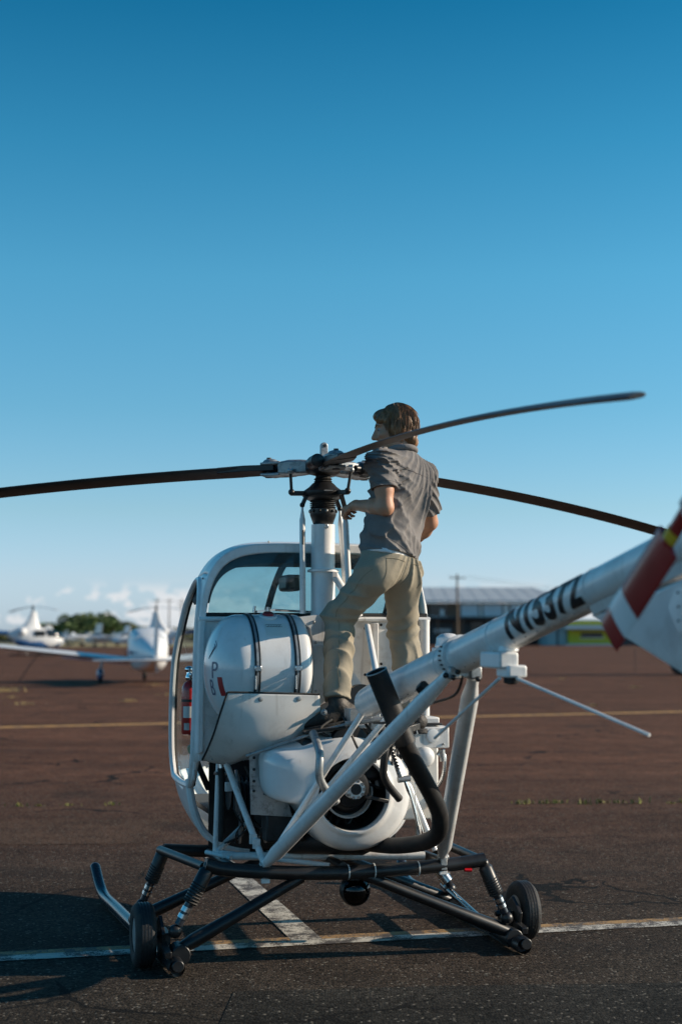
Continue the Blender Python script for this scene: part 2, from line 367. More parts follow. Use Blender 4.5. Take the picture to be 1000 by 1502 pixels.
    b.inputs['Roughness'].default_value = 0.9; b.inputs['Specular IOR Level'].default_value = 0.08
    h1 = n('ShaderNodeMath', operation='MULTIPLY_ADD'); Lk.new(vo.outputs['Distance'], h1.inputs[0]); h1.inputs[1].default_value = -0.8; Lk.new(med.outputs[0], h1.inputs[2])
    h2 = n('ShaderNodeMath', operation='MULTIPLY_ADD'); Lk.new(cw.outputs[0], h2.inputs[0]); h2.inputs[1].default_value = -1.5; Lk.new(h1.outputs[0], h2.inputs[2])
    bp = n('ShaderNodeBump'); bp.inputs['Strength'].default_value = 0.75; bp.inputs['Distance'].default_value = 0.006
    Lk.new(h2.outputs[0], bp.inputs['Height']); Lk.new(bp.outputs[0], b.inputs['Normal'])
    return m
def paint_line_mat(name, col, wear, base=(0.07, 0.055, 0.045)):
    m = bpy.data.materials.new(name); m.use_nodes = True
    N, Lk = m.node_tree.nodes, m.node_tree.links; b = N['Principled BSDF']
    g = N.new('ShaderNodeNewGeometry')
    a = N.new('ShaderNodeTexNoise'); a.inputs['Scale'].default_value = 5.5; a.inputs['Detail'].default_value = 10; a.inputs['Roughness'].default_value = 0.78; Lk.new(g.outputs['Position'], a.inputs['Vector'])
    v = N.new('ShaderNodeTexVoronoi'); v.inputs['Scale'].default_value = 95; Lk.new(g.outputs['Position'], v.inputs['Vector'])
    ad = N.new('ShaderNodeMath'); ad.operation = 'MULTIPLY_ADD'; ad.inputs[1].default_value = -0.16; Lk.new(v.outputs['Distance'], ad.inputs[0]); Lk.new(a.outputs[0], ad.inputs[2])
    r = N.new('ShaderNodeMapRange'); r.inputs['From Min'].default_value = wear - 0.03; r.inputs['From Max'].default_value = wear + 0.06; Lk.new(ad.outputs[0], r.inputs['Value'])
    tone = N.new('ShaderNodeTexNoise'); tone.inputs['Scale'].default_value = 14; tone.inputs['Detail'].default_value = 6; Lk.new(g.outputs['Position'], tone.inputs['Vector'])
    tr = N.new('ShaderNodeMapRange'); tr.inputs['To Min'].default_value = 0.6; tr.inputs['To Max'].default_value = 1.2; Lk.new(tone.outputs[0], tr.inputs['Value'])
    sc = N.new('ShaderNodeVectorMath'); sc.operation = 'SCALE'; sc.inputs[0].default_value = col; Lk.new(tr.outputs[0], sc.inputs['Scale'])
    mx = N.new('ShaderNodeMix'); mx.data_type = 'RGBA'; mx.inputs['A'].default_value = (*base, 1); Lk.new(sc.outputs[0], mx.inputs['B']); Lk.new(r.outputs[0], mx.inputs['Factor'])
    Lk.new(mx.outputs['Result'], b.inputs['Base Color']); b.inputs['Roughness'].default_value = 0.75
    bp = N.new('ShaderNodeBump'); bp.inputs['Strength'].default_value = 0.5; bp.inputs['Distance'].default_value = 0.006; Lk.new(ad.outputs[0], bp.inputs['Height']); Lk.new(bp.outputs[0], b.inputs['Normal'])
    return m
def sheet(pts, z): return [Vector((x, y, z)) for x, y in pts], [tuple(range(len(pts)))]
GRASS = mat('dry_grass_ground', (0.30, 0.24, 0.11), 0.9, var=0.35, vscale=0.35, dirt=(0.13, 0.15, 0.05), dirt_amt=0.5, dscale=0.12, bump=0.6, bscale=3)
DIRTG = mat('scrubby_earth', (0.16, 0.12, 0.07), 0.95, var=0.4, vscale=0.05, dirt=(0.07, 0.09, 0.035), dirt_amt=0.5, dscale=0.03)
g_ = tag(obj('ground', sheet([(-6000, -200), (6000, -200), (6000, 9000), (-6000, 9000)], -0.03), DIRTG), 'scrubby brown land stretching to the horizon', 'ground', kind='structure')
ap = tag(obj('apron', sheet([(-160, -40), (160, -40), (160, 192), (12, 196), (-14, 172), (-160, 128)], 0.0), asphalt_mat()), 'rusty brown asphalt apron with cracks and stone chips', 'apron', kind='structure')
tag(obj('grass_field', sheet([(-180, 130), (-14, 174), (8, 200), (8, 232), (-200, 232)], -0.006), GRASS), 'strip of dry yellow grass behind the parked aircraft', 'grass', kind='structure')
tag(obj('asphalt_patch', sheet([(-.6, 4.2), (6.5, 4.6), (6.3, 7.25), (2.2, 7.02), (.5, 6.93), (-.5, 6.82)], 0.003), asphalt_mat('asphalt_repair', (0.026, 0.0245, 0.021), (0.05, 0.034, 0.026))), 'darker repaired asphalt in the foreground', 'asphalt', kind='structure')
tag(obj('asphalt_patch', sheet([(-14, 10.9), (-1.6, 11.5), (-1.5, 13.0), (-14.5, 12.3)], 0.003), asphalt_mat('asphalt_older', (0.060, 0.043, 0.031), (0.10, 0.05, 0.03))), 'paler resurfaced asphalt strip behind the skid tips', 'asphalt', kind='structure')
def strip(a, b, w, z=0.004, seg=1):
    a, b = Vector((*a, 0)), Vector((*b, 0)); d = (b - a).normalized(); s = Vector((-d.y, d.x, 0)) * w / 2
    return [a - s + Vector((0, 0, z)), b - s + Vector((0, 0, z)), b + s + Vector((0, 0, z)), a + s + Vector((0, 0, z))], [(0, 1, 2, 3)]
WLINE = paint_line_mat('worn_white_line', (0.60, 0.56, 0.48), 0.405)
OLINE = paint_line_mat('old_yellow_line', (0.40, 0.23, 0.08), 0.40)
YLINE = paint_line_mat('yellow_line', (0.62, 0.33, 0.08), 0.36)
d1 = Vector((1.97 + 1.75, 8.38 - 7.48)).normalized()
p0 = Vector((-1.75, 7.50)); 
LA, LB = p0 - d1 * 12, p0 + d1 * 18
tag(obj('painted_line', strip(LA, LB, 0.125, 0.004), WLINE), 'worn white line running across under the skids', 'line', kind='structure')
off = Vector((-d1.y, d1.x)) * 0.108
tag(obj('painted_line', strip(LA + off, LB + off, 0.085, 0.004), OLINE), 'faded yellow line along the far edge of the white one', 'line', kind='structure')
tag(obj('painted_line', strip((-0.185, 7.94), (-1.03, 11.2), 0.17, 0.0045), WLINE), 'short slanting white line under the helicopter belly', 'line', kind='structure')
tag(obj('painted_line', strip((-60, 6.3 - 1.3), (60, 50.5), 0.42, 0.004), YLINE), 'yellow taxi line crossing behind the helicopter', 'line', kind='structure')

def blades(spots, h, n, spread, seed):
    rnd = random.Random(seed); vs, fs = [], []
    for (x, y, s) in spots:
        for _ in range(n):
            a = rnd.uniform(0, 2 * PI); r = spread * s * abs(rnd.gauss(0, 0.7)); bx, by = x + r * math.cos(a) * 2.0, y + r * math.sin(a)
            hh = h * s * rnd.uniform(0.4, 1.2); ln = rnd.uniform(0.2, 0.9) * hh; aa = rnd.uniform(0, 2 * PI); w = 0.004 + 0.05 * hh
            d = Vector((math.cos(aa), math.sin(aa), 0)); sd_ = Vector((-d.y, d.x, 0)) * w
            o = len(vs); b = Vector((bx, by, 0))
            vs += [b - sd_, b + sd_, b + d * ln * 0.4 + Vector((0, 0, hh * 0.65)) + sd_ * 0.7, b + d * ln * 0.4 + Vector((0, 0, hh * 0.65)) - sd_ * 0.7, b + d * ln + Vector((0, 0, hh))]
            fs += [(o, o + 1, o + 2, o + 3), (o + 3, o + 2, o + 4)]
    return vs, fs
WEED = mat('weed_leaves', (0.20, 0.20, 0.05), 0.8, var=0.5, vscale=3)
DRYW = mat('dry_weed', (0.42, 0.31, 0.13), 0.85, var=0.4, vscale=3)
rnd = random.Random(3)
sp_ = [(x + rnd.uniform(-.05, .05), 14.1 + 0.04 * x + rnd.uniform(-.05, .05), rnd.uniform(.3, 1)) for x in [-3.1, -2.95, -2.6, -2.2, 1.7, 1.85, 2.0, 2.15, 2.4, 2.55, 2.7, 2.85, 3.2, 3.4]]
tag(obj('weeds', blades(sp_, 0.06, 20, 0.07, 5), WEED), 'small weeds sprouting along a crack in the asphalt', 'weeds', kind='stuff')
sp_ = [(-9.5, 41, 2.2), (-9.8, 41.3, 1.5), (-7.4, 33.5, 1.3), (-8.5, 37, 1), (-4.6, 38.5, 1.4), (-3.9, 37.2, 1.2), (-6.0, 46, 1.1), (5.8, 33, .8), (9, 44, 1), (8, 52, .9), (-11.5, 47, 1.2), (10.5, 36, .7), (4.4, 60, 1), (-5.2, 35, 1.2)]
tag(obj('dry_weeds', blades(sp_, 0.055, 45, 0.11, 6), DRYW), 'dry straw coloured weeds scattered on the far apron', 'weeds', kind='stuff')

# ================================================================== HELICOPTER
# local axes: x to its right, y to its nose, z up; origin on the ground under the rotor mast
HELI = empty('helicopter', (-0.1144, 7.9, 0), R(16), 'small white piston helicopter with three black rotor blades, seen from behind', 'helicopter')
def hp(name, g, m, parent=None, **k): return obj(name, g, m, parent or HELI, **k)

# ---- cabin shell ---------------------------------------------------
ST = [  # y, half width, top z, bottom z, top exponent, bottom exponent
    (0.10, .660, 2.165, .46, 5.0, 4.4), (0.22, .665, 2.185, .45, 4.8, 4.4), (0.45, .668, 2.195, .43, 4.2, 4.2), (0.70, .668, 2.16, .42, 3.6, 3.8),
    (0.95, .660, 2.07, .42, 3.0, 3.3), (1.15, .630, 1.95, .43, 2.7, 2.9), (1.35, .565, 1.77, .46, 2.4, 2.4), (1.52, .465, 1.56, .52, 2.2, 2.3),
    (1.65, .345, 1.36, .61, 2.1, 2.2), (1.74, .22, 1.20, .73, 2.0, 2.0), (1.785, .09, 1.06, .87, 2.0, 2.0)]
def stat(y):
    y = min(max(y, ST[0][0]), ST[-1][0])
    for a, b in zip(ST, ST[1:]):
        if y <= b[0] + 1e-9:
            t = (y - a[0]) / (b[0] - a[0]); return [a[i] + (b[i] - a[i]) * t for i in range(1, 6)]
    return list(ST[-1][1:])
def sect(y, th, inset=0.0):
    w, zt, zb, nt, nbm = stat(y); zc = zb + (zt - zb) * 0.46
    c, s = math.cos(th), math.sin(th); n = nt if s >= 0 else nbm
    x = (w - inset) * math.copysign(abs(c) ** (2 / n), c)
    z = zc + ((zt - zc - inset) if s >= 0 else (zc - zb - inset)) * math.copysign(abs(s) ** (2 / n), s)
    return Vector((x, y, z))
def half_width(y, z, inset=0.0):
    w, zt, zb, nt, nbm = stat(y); zc = zb + (zt - zb) * 0.46
    t = (z - zc) / ((zt - zc) if z >= zc else (zc - zb)); n = nt if z >= zc else nbm
    return (w - inset) * max(0.0, 1 - min(1, abs(t)) ** n) ** (1 / n)
DOOR = [(v.x, v.y) for v in cr([(.15, 1.86, 0), (.28, 1.965, 0), (.50, 1.95, 0), (.74, 1.80, 0), (.93, 1.55, 0), (1.05, 1.25, 0), (1.10, .98, 0), (1.07, .86, 0), (.92, .82, 0), (.42, .82, 0), (.30, .86, 0), (.20, 1.02, 0), (.155, 1.40, 0), (.145, 1.68, 0)], 6, closed=True)]
def inside(p, poly):
    x, y = p; r = False; j = len(poly) - 1
    for i in range(len(poly)):
        if (poly[i][1] > y) != (poly[j][1] > y) and x < (poly[j][0] - poly[i][0]) * (y - poly[i][1]) / (poly[j][1] - poly[i][1]) + poly[i][0]: r = not r
        j = i
    return r
NT = 128
ys = [0.10 + 0.0175 * i for i in range(63)] + [1.2 + (1.785 - 1.2) * (1 - (1 - i / 30) ** 1.6) for i in range(1, 31)]
def theta(j): return 2 * PI * j / NT
grid = [[sect(y, theta(j)) for j in range(NT)] for y in ys]
cells = {'shell': [], 'windshield': [], 'roof': []}
for i in range(len(ys) - 1):
    for j in range(NT):
        k = (j + 1) % NT; q = (i * NT + j, i * NT + k, (i + 1) * NT + k, (i + 1) * NT + j)
        c = (grid[i][j] + grid[i][k] + grid[i + 1][k] + grid[i + 1][j]) / 4
        if c.z < 0.86 and c.y < 0.36: continue
        if c.z < 1.0 and c.y < 0.20: continue
        if abs(c.x) > 0.35 and inside((c.y, c.z), DOOR): continue
        front = c.y > 0.62 + (2.05 - c.z) * 0.55
        if c.z > 2.0 and c.y < 0.62 and abs(c.x) < 0.66: cells['roof'].append(q)
        elif front and c.z > 0.80 + max(0, 1.5 - c.y) * 0.1 and not (abs(c.x) < 0.022): cells['windshield'].append(q)
        else: cells['shell'].append(q)
flat = [p for r in grid for p in r]
def compact(qs):
    ids = sorted({i for q in qs for i in q}); mp_ = {a: b for b, a in enumerate(ids)}
    return [flat[i] for i in ids], [tuple(mp_[i] for i in q) for q in qs]
shell = hp('cabin_shell', compact(cells['shell']), WHITE, solid=0.012)
roof = hp('roof', compact(cells['roof']), WHITE, solid=0.012)
hp('windshield', compact(cells['windshield']), CLEAR)
for s in (-1, 1):   # door surrounds: raised lip round the open doorway
    pts = [Vector((s * (half_width(y, z) + 0.004), y, z)) for y, z in DOOR]
    dfr = hp('door_frame', tube(pts, 0.019, 8, closed=True, flat=1.0), WHITE)
    pts2 = [Vector((s * (half_width(y, z) - 0.016), y, z)) for y, z in DOOR]
    hp('door_seal', tube(pts2, 0.012, 6, closed=True), RUBBER, dfr)
# roof rear rim, bulging out round the back window
def arch(i0, i1, y0, y1, t0=-.02, t1=1.02, n=72, grow=0.0):
    rg = []
    for i in range(n + 1):
        t = PI * (t0 + (t1 - t0) * i / n); a, b = sect(.10, t, i0), sect(.10, t, i1)
        g_ = grow * max(0.0, math.sin(t)) ** 1.5; a.z -= g_ * (i0 > 0.06); b.z -= g_
        rg.append([Vector((a.x, y0, a.z)), Vector((b.x, y0, b.z)), Vector((b.x, y1, b.z)), Vector((a.x, y1, a.z))])
    return loft(rg)
hp('rear_rim', arch(-.008, .026, .070, .115, .24, 1.02, grow=.020), WHITE, roof, bevel=.008)
hp('ceiling_shade_band', arch(.030, .040, .120, .60, .13, .87, grow=.060), LINING, roof)  # dark arch added behind the glass for the shadowed ceiling
for t in (0.18, 0.50, 0.53, 0.82):
    p = sect(0.16, PI * t, -0.012); hp('rivet', ball(p, 0.006, 8, 6), GREYM, roof)
# rear bulkhead (white panels) and back window
def rear_outline(z0, z1, inset, n=24):
    L_ = [(-half_width(.10, z0 + (z1 - z0) * i / n, inset), z0 + (z1 - z0) * i / n) for i in range(n + 1)]
    return L_ + [(-x, z) for x, z in reversed(L_)]
My = lambda y: Matrix(((1, 0, 0, 0), (0, 0, -1, y), (0, 1, 0, 0), (0, 0, 0, 1)))
bulk = hp('rear_bulkhead', prism(rear_outline(0.98, 1.765, 0.0), 0.02, My(0.10)), WHITE2, bevel=0.006)
ro = rear_outline(1.775, 2.120, 0.040, 30)
NW = len(ro) // 2
win_v, win_f = [], []
for a in range(NW):
    xl, z = ro[a]
    for b in range(21):
        t = b / 20; x = xl * (1 - 2 * t); win_v.append(Vector((x, 0.095 - 0.05 * (1 - (2 * t - 1) ** 2) * math.sin(PI * min(1, (z - 1.7) / .55)), z)))
for a in range(NW - 1):
    for b in range(20): win_f.append((a * 21 + b, a * 21 + b + 1, (a + 1) * 21 + b + 1, (a + 1) * 21 + b))
rw = hp('rear_window', (win_v, win_f), TEAL)
hp('window_gasket', tube(cr([Vector((x, 0.086, 1.772)) for x in (-.652, -.4, -.15, .15, .4, .652)], 4), 0.014, 8), RUBBER, rw)
hp('lower_rim', tube([Vector((x, 0.075, 1.752)) for x in (-.668, 0, .668)], 0.013, 8), WHITE, bulk)
# tinted rear quarter blisters at the back corners
for s in (1,):
    rg = []
    for i in range(9):
        z = 1.785 + 0.30 * i / 8; w = half_width(.10, z, .0) - 0.004; row = []
        for b in range(7):
            t = b / 6; row.append(Vector((s * (w - 0.11 * (1 - math.cos(t * PI / 2)) ), 0.10 - 0.055 * math.sin(t * PI / 2) * (1 - (i / 8) ** 3), z)))
        rg.append(row)
    hp('rear_quarter_window', loft(rg, cap=False, closed=False), DKGLASS, rw)
# bulkhead stiffeners, panels and rivets
for x in (0.16, 0.335, 0.52, -0.12):
    st_ = hp('stiffener', box((x, 0.068, 1.36), (0.035, 0.045, 0.74)), WHITE2, bulk, bevel=0.004)
hp('side_post', tube([(0.625, 0.055, 1.06), (0.628, 0.055, 1.75)], 0.030, 12), WHITE, bulk)
for x, z in ((.205, 1.72), (.205, 1.55), (.205, 1.32), (.38, 1.72), (.38, 1.5), (.38, 1.3), (.285, 1.44), (.285, 1.70), (.56, 1.6), (.56, 1.3), (-.06, 1.70), (-.06, 1.5)):
    hp('rivet', ball((x, 0.087, z), 0.008, 8, 6), SOOT, bulk)
# lower firewall, floor, seats, panel
hp('firewall', box((0, 0.36, 0.72), (1.10, 0.02, 0.52)), BLACK, bevel=0.004)
hp('cabin_floor', box((0, 0.80, 0.66), (1.05, 0.9, 0.03)), LINING)
for x in (-0.27, 0.27):
    se = hp('seat', box((x, 0.50, 0.84), (0.44, 0.42, 0.14)), SEATM, bevel=0.04)
    hp('backrest', box((x, 0.27, 1.16), (0.42, 0.09, 0.60), Matrix.Rotation(R(-8), 3, 'X')), SEATM, se, bevel=0.035)
pan = hp('instrument_panel', join(box((0.0, 1.42, 1.12), (0.36, 0.14, 0.30)), box((0, 1.38, .84), (0.16, 0.12, 0.36))), BLACK, bevel=0.02)
hp('centre_pillar', tube(cr([sect(y, PI / 2, 0.012) for y in (.62, .9, 1.15, 1.35, 1.52, 1.65, 1.74)], 4), 0.022, 8), BLACK)
hp('harness_bar', tube([(-0.60, 0.40, 1.42), (-0.45, 0.46, 1.44), (-0.2, 0.3, 1.46)], 0.016, 8), BLACK)
hp('ceiling_console', box((0.05, 0.9, 1.98), (0.10, 0.22, 0.10)), BLACK, bevel=0.02)
# lower side skirts: rolled rear edge of the shell below the doorway
for s in (-1, 1):
    ed = [Vector((s * half_width(.37, z), .365, z)) for z in (.86, .8, .7, .6, .54, .49, .46, .445)]
    hp('skirt_edge', tube(cr(ed, 4), 0.022, 8), WHITE, shell)
hp('rear_post', tube(cr([(-.645, .12, 1.75), (-.645, .115, 1.5), (-.65, .12, 1.2), (-.65, .16, 1.02), (-.655, .27, .87), (-.65, .36, .82)], 5), 0.015, 8), WHITE, shell)
# collective grip and hand fuel valve by the doorway
cg = hp('control_stick', tube(cr([(-.55, .36, .80), (-.61, .34, .93), (-.64, .33, 1.02)], 4), 0.017, 10), BLACK)
hp('knob', lathe([(0.020, 0), (0.030, .01), (0.033, .03), (0.030, .05), (0.014, .056)], (-.640, .33, 1.0), (-.15, -.1, .8), 16), PALEGREEN, cg)
hp('drain_valve', join(tube([(-.555, .0, 1.0), (-.55, -.01, .93)], 0.018, 10), tube([(-.59, -.01, .925), (-.52, -.01, .915)], 0.010, 8)), STEEL)

# ---- fuel tank -------------------------------------------------------
TC, TR = Vector((0, -0.125, 1.485)), 0.288
def tank_r(u):
    if u < -0.49: t = min(1, (-.49 - u) / .178); return TR * (1 - t ** 2.3) ** 0.5
    if u > -0.20: t = min(1, (u + .20) / .085); return TR * (1 - t ** 3.2) ** 0.45
    return TR
prof = []
us = [-.668 + .178 * (1 - math.cos(i / 16 * PI / 2)) for i in range(17)] + [-.42, -.35, -.28, -.20] + [-.20 + .085 * math.sin(i / 10 * PI / 2) for i in range(1, 11)]
tank = hp('fuel_tank', lathe([(max(0.004, tank_r(u)), u) for u in us], TC, (1, 0, 0), 64), TANKW, ang=60)
def band(u, w, r, a0=0, a1=2 * PI, n=60, th=0.004):
    rings = []
    for i in range(n + 1):
        a = a0 + (a1 - a0) * i / n; d = Vector((0, -math.cos(a), math.sin(a)))
        rings.append([TC + Vector((u - w / 2, 0, 0)) + d * r, TC + Vector((u + w / 2, 0, 0)) + d * r, TC + Vector((u + w / 2, 0, 0)) + d * (r + th), TC + Vector((u - w / 2, 0, 0)) + d * (r + th)])
    return loft(rings, cap=False)
for u in (-0.445, -0.232):
    sp = hp('tank_strap', band(u, 0.032, TR + .0015), BLACK, tank)
    hp('strap_web', band(u, 0.012, TR + .006, th=.002), GREYM, tank)
    hp('strap_buckle', box(TC + Vector((u, -TR * math.cos(.06) - .008, TR * math.sin(.06) - .01)), (0.036, 0.016, 0.03)), STEEL, tank, bevel=0.004)
    hp('strap_buckle', tube([TC + Vector((u - .012, -TR - .009, -.03)), TC + Vector((u - .012, -TR - .009, -.10))], 0.005, 8), STEEL, tank)
capd = Vector((0, -math.cos(R(73)), math.sin(R(73))))
cap_ = hp('filler_cap', lathe([(.047, -.004), (.050, .004), (.046, .010), (.020, .012)], TC + Vector((-.345, 0, 0)) + capd * TR, capd, 28), TANKW, tank)
hp('cap_plug', lathe([(.030, 0), (.032, .006), (.026, .014), (.006, .016)], TC + Vector((-.345, 0, 0)) + capd * (TR + .009), capd, 24), DKRED, tank)
hp('placard', band(-.328, .118, TR + .0006, R(38), R(56), 12, .0008), PLACARD, tank)
def on_tank(x, y, u0, a0, lift): a = a0 + y / TR; return TC + Vector((u0 + x, -math.cos(a) * (TR + lift), math.sin(a) * (TR + lift)))
fr_ = [on_tank(x, y, -.338, R(50), .0016) for x, y in ((-.04, 0), (.045, 0), (.045, .018), (-.04, .018))]
hp('placard_stripe', tube([fr_[i] for i in range(4)], .0011, 4, closed=True), INK, tank)
for i in range(5):
    x = -.033 + i * .0145; hp('placard_mark', tube([on_tank(x, .005, -.338, R(50), .0016), on_tank(x + .009, .006, -.338, R(50), .0016), on_tank(x + .010, .012, -.338, R(50), .0016)], .0013, 4), INK, tank)
# tank logo on the domed end, written along the dome
def on_dome(dy, dz, lift=0.002):
    r = math.hypot(dy, dz); t = (max(0, 1 - (r / TR) ** 2)) ** (1 / 2.3); return TC + Vector((-.49 - .178 * t - lift, dy, dz))
def dome_text(body, size, y0, z0, m, name, sx=1.0, bold=0.0):
    vs, fs = text_geom(body, size, bold)
    return hp(name, ([on_dome(y0 - (v.x * sx), z0 + v.y) for v in vs], fs), m, tank)
dome_text('B', .120, -.085, -.135, BLUEINK, 'lettering', 0.75)
dome_text('P', .125, -.115, -.045, BLUEINK, 'lettering', 1.05)
dome_text('l', .125, -.172, -.130, REDINK, 'lettering', 1.5, .006)
for k in range(5):
    hp('flourish', tube(cr([on_dome(-.075 - .01 * k, .055 + .01 * k), on_dome(-.09 - .012 * k, .075 + .012 * k), on_dome(-.11, .085 + .016 * k)], 3), .0016, 4), BLUEINK, tank)
bracket = hp('tank_bracket', join(beam((-.375, -.05, 1.79), (-.27, -.03, 1.80), .03, .012), tube([(-.39, -.06, 1.785), (-.385, -.06, 1.82)], .008, 8), tube([(-.31, -.06, 1.79), (-.31, -.06, 1.815)], .012, 8), tube([(-.27, -.03, 1.80), (-.05, -.0, 1.79), (.06, .01, 1.81)], .006, 8)), STEEL)

# ---- fairing tray under the tank -----------------------------------
def tray():
    rows = []
    # rim (top rear) -> under -> forward: control rows from left to right
    A = [(-.605, -.425, 1.372), (-.45, -.432, 1.368), (-.28, -.432, 1.362), (-.12, -.425, 1.356)]
    B = [(-.635, -.40, 1.27), (-.46, -.425, 1.24), (-.28, -.425, 1.235), (-.11, -.405, 1.27)]
    C_ = [(-.655, -.33, 1.16), (-.48, -.385, 1.115), (-.28, -.375, 1.125), (-.115, -.36, 1.19)]
    D = [(-.665, -.20, 1.065), (-.52, -.27, 1.025), (-.33, -.26, 1.065), (-.14, -.27, 1.145)]
    E_ = [(-.668, -.08, 1.005), (-.55, -.13, .985), (-.36, -.13, 1.04), (-.16, -.15, 1.13)]
    cols = [cr(r, 8) for r in (A, B, C_, D, E_)]
    for j in range(len(cols[0])): rows.append(cr([c[j] for c in cols], 6))
    return rows
TRW = tray()
tr_ = hp('tank_fairing', loft(TRW, cap=False, closed=False), CREAM, solid=0.008)
edge = [r[0] for r in TRW]; lf = TRW[0]
for k in range(3, 25, 4): hp('fairing_rivet', ball(TRW[k][-4] + Vector((0, -.004, -.004)), .005, 6, 4), GREYM, tr_)
hp('fairing_edge', tube(edge, .0065, 6), RUBBER, tr_); hp('fairing_edge', tube(lf, .0065, 6), RUBBER, tr_)
for x in (-.435, -.232):
    hp('fairing_screw', lathe([(.013, 0), (.013, .004), (.006, .006)], (x, -.434, 1.335), (0, -1, .0), 14), GREYM, tr_)
sc_ = [p for r in TRW for p in r]
# shelf behind the fairing that the pilot stands on, with its edge tube
shelf = hp('engine_deck', join(beam((-.16, -.36, 1.160), (.30, -.50, 1.215), .16, .02)), CREAM, bevel=.004)
hp('deck_edge', tube([(-.50, -.40, 1.045), (-.16, -.50, 1.165), (.06, -.565, 1.225), (.33, -.62, 1.29)], .009, 10), GREYM)
hp('step_pad', beam((-.215, -.44, 1.165), (.0, -.49, 1.192), .13, .016), RUBBER, bevel=.004)

# ---- mast, swashplate, hub --------------------------------------------
AX = Vector((0.015, 0.0, 0))
mast = hp('rotor_mast', lathe([(.085, 1.60), (.085, 1.74), (.067, 1.78), (.066, 2.275)], AX, (0, 0, 1), 32), WHITE)
hp('mast_flange', lathe([(.070, 2.010), (.088, 2.012), (.088, 2.024), (.070, 2.028)], AX, (0, 0, 1), 32), WHITE, mast)
hp('mast_clip', box((.015, -.067, 2.262), (.026, .006, .02)), STEEL, mast, bevel=.002)
hp('flange_lug', box((.06, -.072, 1.995), (.03, .03, .03)), WHITE2, mast, bevel=.003)
col_ = hp('mast_collar', lathe([(.050, 2.275), (.055, 2.278), (.072, 2.325), (.074, 2.335), (.074, 2.362), (.066, 2.370)], AX, (0, 0, 1), 32), BLACK)
for k in range(12):
    a = 2 * PI * k / 12; hp('collar_bolt', ball(AX + Vector((.075 * math.cos(a), .075 * math.sin(a), 2.349)), .009, 8, 6), GREYM if k % 3 == 0 else BLACK, col_)
bel = []
for i in range(17): bel.append((.060 + (.014 if i % 4 in (1, 2) else 0.0), 2.370 + i * .0026))
hp('rubber_boot', lathe(bel, AX, (0, 0, 1), 32), RUBBER)
swash = hp('swashplate', lathe([(.055, 2.405), (.085, 2.412), (.112, 2.430), (.118, 2.440), (.118, 2.458), (.100, 2.470), (.078, 2.486), (.060, 2.505), (.045, 2.515)], AX, (0, 0, 1), 36), BLACK)
hp('swash_plate_badge', box(AX + Vector((.0, -.113, 2.457)), (.05, .012, .006)), GREYM, swash)
hp('upper_boot', lathe([(.044, 2.510), (.052, 2.516), (.044, 2.523), (.052, 2.530), (.042, 2.538), (.040, 2.57)], AX, (0, 0, 1), 28), RUBBER)
HZ = 2.600
hub = hp('rotor_hub', join(lathe([(.045, 2.550), (.085, 2.560), (.100, 2.580), (.100, 2.620), (.080, 2.640), (.040, 2.650)], AX, (0, 0, 1), 36)), BLACK, bevel=.003)
BA = [R(-76.7 - 16), R(43.3 - 16), R(163.3 - 16)]       # blade bearings in helicopter axes
def rot_at(a, p): c, s = math.cos(a), math.sin(a); return Vector((AX.x + p[0] * c - p[1] * s, AX.y + p[0] * s + p[1] * c, p[2]))
def xf(g, a): return [rot_at(a, v) for v in g[0]], g[1]
DF, TW = 1.0, 1.0
def droop(r): return DF * (-0.015 * max(0, r - .3) - 0.0165 * max(0, r - .3) ** 2)
def blade_geom():
    rings = []; N_ = 34
    for i in range(N_):
        r = .29 + (4.09 - .29) * i / (N_ - 1)
        root = min(1, (r - .29) / .22); chord = .085 + (.173 - .085) * (root ** .7)
        if r > 4.0: chord *= max(.25, math.sqrt(max(0, 1 - ((r - 4.0) / .095) ** 2)))
        th = .030 if r < .45 else .0215; tw = TW * R(14.0 - 5.0 * (r / 4.09)); z = HZ - .005 + droop(r); ring = []
        for k in range(18):
            t = k / 18 * 2 * PI; cx_ = math.cos(t); xx = cx_ * chord / 2; yy = math.sin(t) * th / 2 * (1 + .55 * cx_) * (1 if chord > .06 else .6)
            xo = xx - .02
            ring.append(Vector((r, xo * math.cos(tw) - yy * math.sin(tw), z + xo * math.sin(tw) + yy * math.cos(tw))))
        rings.append(ring)
    return loft(rings)
def damper(r0, a, y, z):
    return lathe([(.018, 0), (.018, .03), (.034, .035), (.036, .06), (.036, .11), (.033, .115), (.036, .12), (.036, .15), (.022, .156)], (0, 0, 0), (1, 0, 0), 22)
